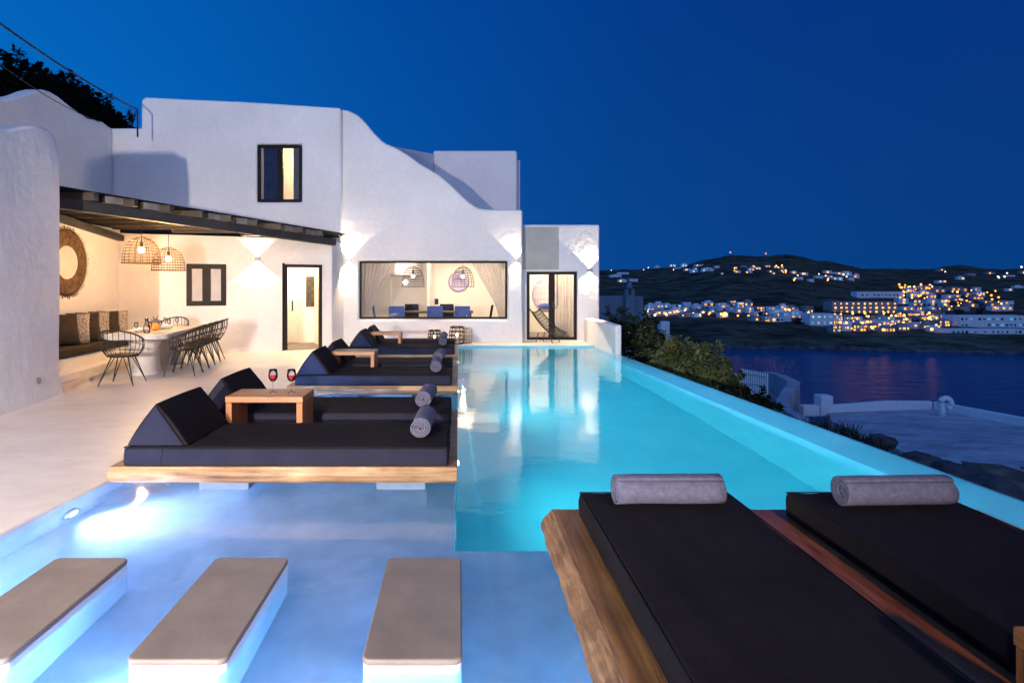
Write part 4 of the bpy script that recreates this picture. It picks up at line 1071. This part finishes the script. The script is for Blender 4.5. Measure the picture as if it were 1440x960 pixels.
bush('bright green leafy shrub, right one of the two behind the pool edge', [lump(992, 515, 12.8, 26), lump(985, 500, 13, 18), lump(1008, 532, 12.4, 24), lump(1018, 520, 12.6, 14), lump(975, 535, 12.4, 22)], -3.0, 7000, .055, 'leaf', 4)
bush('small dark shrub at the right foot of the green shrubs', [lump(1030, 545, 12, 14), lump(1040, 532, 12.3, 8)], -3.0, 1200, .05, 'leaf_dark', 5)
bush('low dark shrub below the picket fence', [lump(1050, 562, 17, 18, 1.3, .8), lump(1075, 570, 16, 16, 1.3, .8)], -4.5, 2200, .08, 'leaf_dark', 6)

# ------------------------------------------------------------------ ground below the pool, terrace, path
TZL = -8.6
def gh(x, y):
    s = (x - 4.3) / 20.0
    z = -1.9 - s * 6.3 if x < 24 else -8.35 - (x - 24) * .03
    if y > 34: z -= (y - 34) * .12
    if y > 50: z -= (y - 50) * .06
    z += .25 * noise.noise((x * .35, y * .35, 0)) + .12 * noise.noise((x * 1.1, y * 1.1, 4))
    if x < 4.6: z = min(z, -2.2)
    return z
m = MB(); grid = []
xs = [3.9 + i * .6 for i in range(75)]; ys = [-12 + i * .9 for i in range(105)]
for y in ys: grid.append([m.bm.verts.new((x, y, max(gh(x, y), -26))) for x in xs])
for a, b in zip(grid, grid[1:]):
    for i in range(len(a) - 1): m.bm.faces.new([a[i], a[i + 1], b[i + 1], b[i]])
tag(m.build('ground', 'ground', smooth=True), kind='structure')
# big ground under everything behind the house
m = MB(); m.prism([(-80, -40, -2.6), (3.9, -40, -2.6), (3.9, 60, -2.6), (-80, 60, -2.6)], (0, 0, -30)); tag(m.build('terrain', 'ground'), kind='structure')
def tp(px, py): 
    D = F * (EYE - TZL) / (py - HY); return Vector((gx(px, D), D, TZL))
ter = [tp(1165, 580), tp(1252, 577), tp(1312, 575), tp(1440, 600), tp(1700, 650)]
near = [tp(1900, 900), tp(1440, 708), tp(1330, 660), tp(1240, 622), tp(1170, 592)]
m = MB(); m.prism([(p.x, p.y, TZL) for p in ter + near], (0, 0, -6)); tag(m.build('terrace', 'terrace'), kind='structure')
wt = thing('terrace_wall', 'low white parapet along the far edge of the lower terrace', 'wall', ter[1])
m = MB()
hs = [.55, .75, .62, .62, .62]
for i in range(4):
    a, b = ter[i], ter[i + 1]
    m = MB(); m.obox(a, b, .45, TZL - .2, (TZL + hs[i + 0 if i else 0], TZL + hs[i + 1 if i < 2 else i]), off=.02); m.build('parapet', 'whitewash', wt, bevel=.05)
p = tp(1163, 580)
t = thing('terrace_pillar', 'square white pillar at the left end of the terrace parapet', 'pillar', p)
m = MB(); m.box(p.x - .55, p.x + .45, p.y - .1, p.y + .9, TZL - .3, TZL + 1.35); m.build('shaft', 'whitewash', t, bevel=.08)
m = MB(); m.box(p.x - 1.9, p.x - .6, p.y - .05, p.y + .7, TZL - .3, TZL + .55); m.build('step', 'whitewash', t, bevel=.06)
p = tp(1333, 586); p.y += .2
m = MB(); pts = []
for k in range(15):
    a = R(215 - 290 * k / 14); pts.append((p.x + .42 * math.cos(a), p.y, TZL + 1.0 + .42 * math.sin(a)))
m.tube([(p.x - .28, p.y, TZL - .1), (p.x - .3, p.y, TZL + .5)] + pts, .2, 8); tag(m.build('bollard', 'whitewash', smooth=True), 'white hooked bollard with a round hole on the terrace parapet', 'bollard')
# path with a white kerb wall winding along the shore
D = 52
pth = [(1082, 522), (1100, 527), (1118, 536), (1108, 550), (1100, 563), (1108, 575), (1135, 590)]
m = MB(); row = []
for i, (a, b) in enumerate(pth):
    d_ = 62 - i * 4.2; q1 = at(a - 9, b, d_); q2 = at(a + 7, b + 1, d_)
    row.append((m.bm.verts.new(q1), m.bm.verts.new(q2), m.bm.verts.new(q2 - Vector((0, 0, 2.2))), m.bm.verts.new(q1 - Vector((0, 0, 2.2)))))
for a, b in zip(row, row[1:]):
    for j in range(4): m.bm.faces.new([a[j], a[(j + 1) % 4], b[(j + 1) % 4], b[j]])
m.bm.faces.new(row[0][::-1]); m.bm.faces.new(row[-1])
tag(m.build('path', 'terrace'), kind='structure')
t = thing('picket_fence', 'pale picket fence beside the winding path below the shrubs', 'fence', at(1060, 545, 50))
f0, f1 = at(1043, 543, 50), at(1079, 549, 44)
for k in range(13):
    p = f0.lerp(f1, k / 12); hh = 1.45 - .2 * k / 12
    m = MB(); m.box(p.x - .055, p.x + .055, p.y - .02, p.y + .02, p.z - .8, p.z + hh); m.build('picket', 'whitewash', t)
m = MB(); m.tube([f0 + Vector((0, .06, 1.1)), f1 + Vector((0, .06, .95))], .05, 5); m.tube([f0 + Vector((0, .06, .3)), f1 + Vector((0, .06, .3))], .05, 5); m.build('rail', 'whitewash', t)
# boulders and dry plants on the bank
def boulder(lab, px, py, D, r, seed):
    c = at(px, py, D); m = MB(); bmesh.ops.create_icosphere(m.bm, subdivisions=4, radius=1)
    for v in m.bm.verts:
        d = v.co.copy(); k = 1 + .35 * noise.noise(d * 1.3 + Vector((seed, 0, 0))) + .12 * noise.noise(d * 4 + Vector((seed, 3, 0)))
        v.co = Vector((d.x * r * 1.5, d.y * r * 1.1, d.z * r * .7)) * k + c
    tag(m.build('boulder', 'rock', smooth=True), lab, 'boulder', 'boulders on the bank')
boulder('large dark boulder by the right end of the pool edge', 1388, 690, 15.5, .55, 3)
boulder('second dark boulder partly behind the pool edge', 1345, 668, 16.5, .5, 9)
boulder('low flat boulder on the bank below the terrace', 1290, 648, 19, .4, 14)
boulder('small pale boulder on the bank beside the dry plants', 1240, 622, 22, .35, 19)
for i, (px, py, D) in enumerate([(1195, 600, 22), (1212, 607, 21.5), (1178, 596, 23), (1228, 615, 20.5), (1150, 588, 24)]):
    b = at(px, py + 10, D); rnd = random.Random(i)
    m = MB()
    for k in range(46):
        a = rnd.uniform(0, 6.28); l = rnd.uniform(.3, .7) * (.8 if i % 2 else 1.0); lean = rnd.uniform(.05, .5)
        s = b + Vector((rnd.uniform(-.35, .35), rnd.uniform(-.3, .3), -.25))
        m.tube([s, s + Vector((math.cos(a) * lean * .4 * l, math.sin(a) * lean * .4 * l, l * .6)), s + Vector((math.cos(a) * lean * l, math.sin(a) * lean * l, l))], .014, 3, r2=.003)
        for q in range(3):
            e = s + Vector((math.cos(a) * lean * .6 * l, math.sin(a) * lean * .6 * l, l * (.4 + .2 * q)))
            d = Vector((rnd.uniform(-1, 1), rnd.uniform(-1, 1), .5)).normalized() * .1
            u = d.orthogonal().normalized() * .02
            m.bm.faces.new([m.bm.verts.new(e - u), m.bm.verts.new(e + d), m.bm.verts.new(e + u)])
    tag(m.build('bank_plant', 'leaf_dark'), ['tallest spiky dry plant on the bank', 'spiky dry plant just right of the tallest one', 'spiky dry plant just left of the tallest one', 'rightmost spiky dry plant on the bank', 'leftmost small dry plant on the bank'][i], 'plant', 'dry plants on the bank')
# scrub clumps along the bank (uncountable)
m = MB(); rnd = random.Random(5)
for k in range(520):
    x = rnd.uniform(7, 25); y = rnd.uniform(3, 46); z = gh(x, y); r = rnd.uniform(.12, .42)
    if noise.noise((x * .4, y * .4, 7)) < -.05: continue
    leaf_mass(m, [(x, y, z + r * .3, r, 1, .6)], 34, .07, k, 34, .9)
o = m.build('scrub', 'leaf_dark', fixn=False); tag(o, 'dark scrub covering the bank below the pool', 'scrub', kind='stuff')
# low wall at the pool end
lwt = thing('low_wall', 'low white wall at the far right corner of the pool', 'wall', (3.6, 14.8, 0))
m = MB(); m.prism([(3.44, 15.75, -.3), (3.54, 13.8, -.3), (3.68, 13.8, -.3), (3.78, 15.9, -.3), (3.7, 16.7, -.3), (3.44, 16.7, -.3)], (0, 0, .92)); m.build('wall', 'plaster', lwt, bevel=.04, seg=4)

# ------------------------------------------------------------------ church, pillar on the near headland
p = at(875, 440, 92); 
t = thing('church', 'pale church with a bell tower rising behind the dark shrubs', 'church', (p.x, p.y, -10))
x0, x1 = gx(846, 92), gx(905, 92)
m = MB(); m.box(x0 - 3, x1, 92, 99, -13, gz(417, 92)); m.build('nave', 'church_wall', t, bevel=.15)
m = MB(); m.box(gx(880, 91), gx(893, 91), 91.0, 91.95, -13, gz(407, 91)); tw_ = m.build('tower', 'church_wall', t, bevel=.1)
cxm, wd = gx(886.5, 91), gx(893, 91) - gx(880, 91)
m = MB(); m.lathe([(wd * .34, gz(407, 91) + .001), (wd * .34, gz(402, 91)), (wd * .2, gz(398, 91)), (.02, gz(396, 91))], (cxm, 91.48, 0), 12); m.build('dome', 'church_wall', tw_, smooth=True)
m = MB(); m.box(cxm - .25, cxm + .1, 90.9, 90.998, gz(405, 91) - 1.0, gz(405, 91)); m.build('belfry_opening', 'win_dark', tw_)
p = at(935, 474, 62)
t = thing('gate_pillar', 'tall white square pillar above the green shrubs', 'pillar', p)
m = MB(); m.box(gx(929, 62), gx(942, 62), 62, 63, p.z - 5, gz(452, 62)); m.build('shaft', 'whitewash', t, bevel=.06)
m = MB(); m.box(gx(926, 61.9), gx(944, 61.9), 61.9, 63.1, p.z - 5.2, gz(471, 62)); m.build('base', 'whitewash', t, bevel=.06)

# ------------------------------------------------------------------ sea and the far shore
SEA = -23.5
m = MB(); m.poly([(-300, 20, SEA), (6000, 20, SEA), (9000, 9000, SEA), (-3000, 9000, SEA)])
tag(m.build('sea', 'sea', fixn=False), kind='structure')
def interp(x, pts):
    if x <= pts[0][0]: return pts[0][1]
    for (a, b), (c, d) in zip(pts, pts[1:]):
        if x <= c: return b + (d - b) * (x - a) / (c - a)
    return pts[-1][1]
SKY = [(700, 381), (845, 380), (915, 378), (940, 375.5), (960, 372.5), (985, 367), (1000, 363.5), (1025, 359), (1045, 359.5), (1075, 361), (1095, 358), (1110, 358.5), (1130, 362), (1150, 366), (1168, 367.5), (1185, 372), (1210, 377.5), (1260, 377.5), (1310, 378), (1328, 375), (1345, 373), (1365, 374.5), (1385, 378), (1440, 378.5), (1560, 381), (1800, 390), (2300, 398)]
SHORE = [(700, 484), (900, 487), (1000, 490), (1100, 491), (1200, 493), (1300, 495), (1440, 499), (1800, 508), (2300, 512)]
ROWS = [(0, 0), (.006, .04), (.03, .10), (.10, .19), (.2, .30), (.32, .42), (.45, .55), (.60, .68), (.75, .80), (.88, .91), (1.0, 1.0)]   # (depth factor, height factor between shore and skyline)
def land(px, t):
    """point on the far land: t=0 shore .. 1 skyline"""
    ys, yk = interp(px, SHORE), interp(px, SKY)
    Ds = F * (EYE - SEA) / (ys - HY); De = 1150
    g = interp(t, [(b, a) for a, b in ROWS])
    D = Ds * (De / Ds) ** g
    y = ys + (yk - ys) * t
    return at(px, y, D), D
def land_y(px, py):
    ys, yk = interp(px, SHORE), interp(px, SKY)
    return land(px, max(0, min(1, (ys - py) / (ys - yk))))
m = MB(); cols = [700 + i * 7 for i in range(230)]; ts = [0, .015, .03, .05, .075, .1, .14, .18, .22, .27, .32, .38, .44, .5, .56, .62, .68, .74, .8, .86, .92, .96, 1.0]
grid = []
for px in cols:
    row = []
    for t_ in ts:
        p, D = land(px, t_)
        if t_ == 0: p.z -= 1.0
        else: p.z += D * .0022 * (noise.noise((p.x * .02, p.y * .02, 1)) + .6 * noise.noise((p.x * .07, p.y * .07, 4)) + (.5 * noise.noise((p.x * .3, p.y * .3, 2)) if t_ < .12 else 0))
        row.append(m.bm.verts.new(p))
    p, D = land(px, 1.0); row.append(m.bm.verts.new((p.x * 1.5, p.y * 1.5, -60)))
    grid.append(row)
mats = []
for a, b in zip(grid, grid[1:]):
    for j in range(len(a) - 1):
        f = m.bm.faces.new([a[j], b[j], b[j + 1], a[j + 1]])
        f.material_index = 1 if j < 3 else 0
o = m.build('far_hills', 'far_land', smooth=True, fixn=False); o.data.materials.append(M['shore_rock']); tag(o, kind='structure')

# houses of the town
HOUSE_CACHE = {}
rt = random.Random(21)
def far_house(label, group, px, py, wpx, hpx, mat, wins, lit, dpt=None, roof=False, name='far_house'):
    """white cubic house; wins=(cols,rows); lit = list of material names to draw from"""
    p, D = land_y(px, py); s = D / F
    wd, hh = wpx * s, hpx * s; dp = dpt or max(5, wd * .6)
    t = thing(name, label, 'house', p, group=group)
    m = MB(); m.box(p.x - wd / 2, p.x + wd / 2, p.y, p.y + dp, p.z - 4, p.z + hh)
    if roof: m.box(p.x - wd * .2, p.x + wd * .3, p.y + dp * .25, p.y + dp * .8, p.z + hh - .01, p.z + hh * 1.3)
    wl_ = m.build('wall', mat, t)
    c, r = wins
    for i in range(c):
        for j in range(r):
            mt = rt.choice(lit)
            if mt is None: continue
            cx = p.x - wd / 2 + wd * (i + .5) / c + rt.uniform(-.1, .1) * wd / c; cz = p.z + hh * (j + .48) / r
            ww = min(wd / c * .6, 2.2 * s * 1.0 + .3) * rt.uniform(.55, 1.25); wh = min(hh / r * .6, 2.0 * s + .25) * rt.uniform(.6, 1.25)
            m = MB(); m.box(cx - ww / 2, cx + ww / 2, p.y - .12, p.y - .004, cz - wh / 2, cz + wh / 2); m.build('window', mt, t)
    return t
W_, A_, K_, B_, Y_ = 'win_warm', 'win_amber', 'win_dark', 'win_cool', 'win_cyan'
used = []
def scatter(n, x0, x1, y0, y1, label, group, ws, hs_, mats, lit, cr=((1, 3), (1, 2))):
    k = 0; tries = 0
    while k < n and tries < 900:
        tries += 1
        px, py = rt.uniform(x0, x1), rt.uniform(y0, y1)
        w_, h_ = rt.uniform(*ws), rt.uniform(*hs_)
        if any(abs(px - a) < (w_ + c) * .46 and abs(py - b) < (h_ + d) * .40 for a, b, c, d in used): continue
        used.append((px, py, w_, h_)); k += 1
        far_house(label, group, px, py, w_, h_, rt.choice(mats), (rt.randint(*cr[0]), rt.randint(*cr[1])), lit, roof=rt.random() < .4)
# the big lit hotel and long buildings first
far_house('long hotel with rows of amber lit windows across the bay', None, 1216, 441, 92, 17, 'house_grey', (11, 3), [W_, W_, A_, W_, W_], 10, name='hotel')
used.append((1216, 441, 92, 17))
far_house('long pale building with dark windows above the lit hotel', None, 1238, 419, 66, 9, 'house_white', (12, 1), [K_, K_, None], 9, name='long_building')
used.append((1238, 419, 66, 9))
far_house('long unlit white building at the right edge of the far shore', None, 1400, 461, 100, 17, 'house_white', (16, 2), [K_, K_, None, Y_], 12, name='long_building')
used.append((1400, 461, 100, 17))
far_house('lower unlit white row of rooms on the waterline at the right edge', None, 1388, 470, 112, 7, 'house_white', (18, 1), [K_, K_, None], 8, name='long_building')
used.append((1388, 470, 112, 7))
far_house('blue lit block beside the hotel on the far shore', None, 1156, 458, 34, 17, 'house_white', (4, 2), [Y_, B_, B_], 9, name='lit_block')
used.append((1156, 458, 34, 17))
HW, HG = 'house_white', 'house_grey'
scatter(30, 903, 1022, 431, 447, 'small white house in the left waterfront village across the bay', 'houses of the left waterfront village', (8, 16), (5, 9), [HW, HW, HG], [W_, A_, K_, None, Y_, B_, None])
scatter(12, 1022, 1062, 430, 444, 'small white house on the mound in the middle of the far shore', 'houses on the middle mound', (7, 13), (6, 9), [HW, HW, HG], [W_, A_, W_, None, B_])
scatter(17, 1062, 1140, 434, 454, 'scattered white house left of the blue lit block', 'houses left of the blue lit block', (9, 18), (6, 10), [HW, HW, HG], [W_, A_, K_, None, Y_])
scatter(30, 1172, 1330, 446, 468, 'white terrace house with lit windows on the slope below the hotel', 'houses below the hotel', (10, 19), (6, 9), [HW, HG], [W_, W_, A_, W_, Y_, None], ((2, 4), (1, 2)))
scatter(14, 1262, 1332, 426, 444, 'white house beside the right end of the hotel', 'houses right of the hotel', (9, 18), (5, 8), [HW, HW, HG], [W_, A_, W_, K_, None])
scatter(16, 1270, 1380, 408, 424, 'white house among amber lights on the slope above the hotel', 'houses above the hotel', (8, 16), (5, 8), [HW, HG], [W_, A_, A_, None], ((1, 3), (1, 1)))
scatter(9, 1332, 1420, 424, 440, 'house with amber windows at the right end of the town', 'houses at the right end of the town', (9, 17), (4, 7), [HW, HG], [W_, A_, None], ((1, 3), (1, 1)))
scatter(12, 918, 1010, 374, 384, 'tiny white house high on the left ridge', 'houses on the left ridge', (5, 11), (2.5, 4.5), [HW, HW], [W_, None, None, B_], ((1, 2), (1, 1)))
scatter(14, 1010, 1110, 374, 386, 'tiny house high under the hilltop', 'houses under the hilltop', (4, 9), (2.5, 4), [HG, HW], [W_, W_, A_, None], ((1, 2), (1, 1)))
scatter(12, 1108, 1205, 384, 399, 'small white house in the hamlet half way up the hill', 'houses of the hillside hamlet', (7, 15), (3, 5.5), [HW, HW], [W_, A_, B_, None], ((1, 2), (1, 1)))
scatter(9, 1320, 1440, 376, 412, 'lone small house on the right hand ridge', 'houses on the right ridge', (7, 13), (2.5, 4.5), [HW, HG], [W_, None, None], ((1, 2), (1, 1)))
scatter(4, 848, 900, 386, 398, 'faint pale house behind the church on the left slope', 'houses behind the church', (10, 20), (3, 5), [HW], [None, None, W_], ((1, 2), (1, 1)))
# dark trees between the houses
for i, (px, py, rp, lab) in enumerate([(1068, 446, 5, 'round dark tree at the right foot of the mound in the town'), (1148, 438, 5, 'dark tree above the blue lit block'), (1292, 412, 6, 'dark tree inside the amber lit cluster above the hotel'), (1300, 432, 5, 'dark tree right of the hotel end'), (1345, 443, 6, 'dark tree left over the long unlit building'), (1372, 441, 5, 'dark tree in the middle over the long unlit building'), (1290, 455, 5, 'dark tree among the terraces under the hotel'), (1120, 455, 5, 'dark tree left of the blue lit block')]):
    p, D = land_y(px, py); s_ = D / F
    tree('town_tree', lab, 'tree', p - Vector((0, 2.5, 0)), [(p.x, p.y - 2.5, p.z + rp * .7 * s_, rp * s_, 1.1, .8)], 500, .5, 'leaf_dark', 80 + i, 'dark trees in the far town', .2)
# street lamps
def town_lamp(label, group, px, py, r, mat):
    p, D = land_y(px, py); s = D / F
    t = thing('street_lamp', label, 'street lamp', (p.x, p.y - 1.0, p.z), group=group)
    hh = 2.2 * s + 1.2
    m = MB(); m.tube([(p.x, p.y - 1.0, p.z - 1), (p.x, p.y - 1.0, p.z + hh)], .08, 5); m.build('post', 'black_metal', t)
    m = MB(); m.ball((p.x, p.y - 1.0, p.z + hh), r * s, n=6); m.build('lamp', mat, t, smooth=True)
def lamps(n, x0, x1, y0, y1, label, group, mats, r=(.7, 1.3)):
    for k in range(n): town_lamp(label, group, rt.uniform(x0, x1), rt.uniform(y0, y1), rt.uniform(*r), rt.choice(mats))
lw, la, lwh = 'lamp_warm', 'lamp_amber', 'lamp_white'
town_lamp('biggest warm street lamp glaring on the far shore', None, 1018.5, 447, 3.2, lw)
town_lamp('warm street lamp by the water right of the biggest one', None, 1102, 450, 2.4, lw)
town_lamp('white street lamp low by the water under the left village', None, 974, 446, 1.7, lwh)
town_lamp('low warm lamp on the rocks at the left under the hotel', None, 1240, 469, 1.8, lw)
town_lamp('low warm lamp on the rocks at the right under the hotel', None, 1308, 468.5, 2.0, lw)
lamps(26, 905, 1015, 441, 448, 'warm street lamp along the left waterfront village', 'lamps of the left village', [lw, la, lw, lwh], (.8, 1.6))
lamps(14, 1024, 1140, 436, 452, 'warm street lamp between the mound and the blue lit block', 'lamps between mound and block', [lw, la, lw], (.7, 1.5))
lamps(70, 1172, 1330, 444, 468, 'amber street lamp among the terraces below the hotel', 'lamps below the hotel', [lw, la, lw], (.8, 1.6))
lamps(42, 1262, 1312, 402, 424, 'amber garden lamp in the dense cluster above the hotel', 'lamps of the dense cluster', [la, la, lw], (.7, 1.4))
lamps(26, 1312, 1412, 412, 440, 'amber street lamp at the right end of the town', 'lamps of the right end', [la, lw, la], (.7, 1.4))
lamps(12, 1030, 1110, 376, 388, 'tiny warm lamp under the hilltop', 'lamps under the hilltop', [lw, la], (.6, 1.0))
lamps(10, 1108, 1200, 386, 398, 'warm lamp in the hillside hamlet', 'lamps of the hamlet', [lw, lw, lwh], (.7, 1.3))
lamps(6, 1320, 1440, 376, 400, 'white lamp on the right hand ridge', 'lamps on the right ridge', [lwh, lw], (.6, 1.2))
lamps(4, 850, 960, 379, 384, 'tiny white lamp along the left skyline', 'lamps on the left skyline', [lwh], (.5, .9))
# masts on the hilltop
for lab, px in (('thin mast with a red lamp on the left hilltop', 1027), ('thin mast with a red lamp on the right hilltop', 1077)):
    p, D = land(px, 1.0); s = D / F
    t = thing('radio_mast', lab, 'mast', p, group='masts on the hilltop')
    m = MB(); m.tube([p - Vector((0, 0, 4)), p + Vector((0, 0, 4.2 * s))], .5, 5, r2=.2); m.build('mast', 'metal', t)
    m = MB(); m.ball(p + Vector((0, 0, 4.2 * s)), 1.1 * s, n=6); m.build('lamp', 'lamp_red', t)
# dark hillside with trees behind the house, upper left
m = MB()
hl = [(-900, 40), (-300, 95), (-60, 100), (0, 104), (60, 120), (110, 140), (150, 170), (190, 215), (260, 260), (420, 330)]
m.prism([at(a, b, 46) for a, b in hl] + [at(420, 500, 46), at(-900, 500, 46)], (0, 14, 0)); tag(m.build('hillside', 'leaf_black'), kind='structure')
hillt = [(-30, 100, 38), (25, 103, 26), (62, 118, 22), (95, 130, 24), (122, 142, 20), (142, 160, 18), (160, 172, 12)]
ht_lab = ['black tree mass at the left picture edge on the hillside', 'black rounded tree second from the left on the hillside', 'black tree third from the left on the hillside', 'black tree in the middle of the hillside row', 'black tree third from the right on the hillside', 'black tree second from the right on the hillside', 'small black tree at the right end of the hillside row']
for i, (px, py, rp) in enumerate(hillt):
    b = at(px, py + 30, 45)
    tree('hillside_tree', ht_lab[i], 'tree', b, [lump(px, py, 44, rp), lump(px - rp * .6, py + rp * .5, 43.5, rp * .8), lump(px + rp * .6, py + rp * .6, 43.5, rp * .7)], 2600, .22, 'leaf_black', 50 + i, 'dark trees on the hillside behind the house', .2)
b = at(184, 182, 20)
m = MB(); leaf_mass(m, [lump(184, 166, 20, 7, .8, 1.5)], 130, .06, 9, 6, .5)
for k in range(9): m.tube([b, b + Vector((random.uniform(-.14, .14), 0, .35)), b + Vector((random.uniform(-.25, .25), 0, random.uniform(.5, .75)))], .012, 4, r2=.004)
tag(m.build('roof_shrub', 'leaf_black', fixn=False), 'small bare shrub against the sky beside the roof corner', 'shrub')

# ------------------------------------------------------------------ key light: the garden flood lamp behind the camera that throws the wall shadows
lamp('SPOT', 'garden_flood', (-3.15, -3.9, 1.72), 6900, (1, .87, .76), .10, aim=(-2.6, 16, 3.6), size=R(88), blend=.55)

lamp('SPOT', 'fill_spot', (2.6, -3.4, 3.0), 1300, (1, .74, .58), .15, aim=(1.2, 3.2, 0), size=R(80), blend=.6)  # added fill lamp, unseen, brightens the foreground wood and towels

lamp('SPOT', 'fill_spot', (-3.2, -3.2, 4.6), 3600, (1, .82, .66), .2, aim=(-3.7, 6.0, 0), size=R(62), blend=1.0)  # added fill lamp, unseen, brightens the deck from above

# ------------------------------------------------------------------ render settings
scn.view_settings.view_transform = 'Standard'; scn.view_settings.look = 'None'; scn.view_settings.exposure = 0; scn.view_settings.gamma = 1
scn.render.engine = 'CYCLES'
cy = scn.cycles
cy.use_denoising = True
try: cy.denoiser = 'OPENIMAGEDENOISE'
except Exception: pass
cy.max_bounces = 10; cy.diffuse_bounces = 4; cy.glossy_bounces = 4; cy.transmission_bounces = 8; cy.transparent_max_bounces = 12
cy.sample_clamp_indirect = 60; cy.caustics_reflective = True; cy.caustics_refractive = True
cy.use_light_tree = True
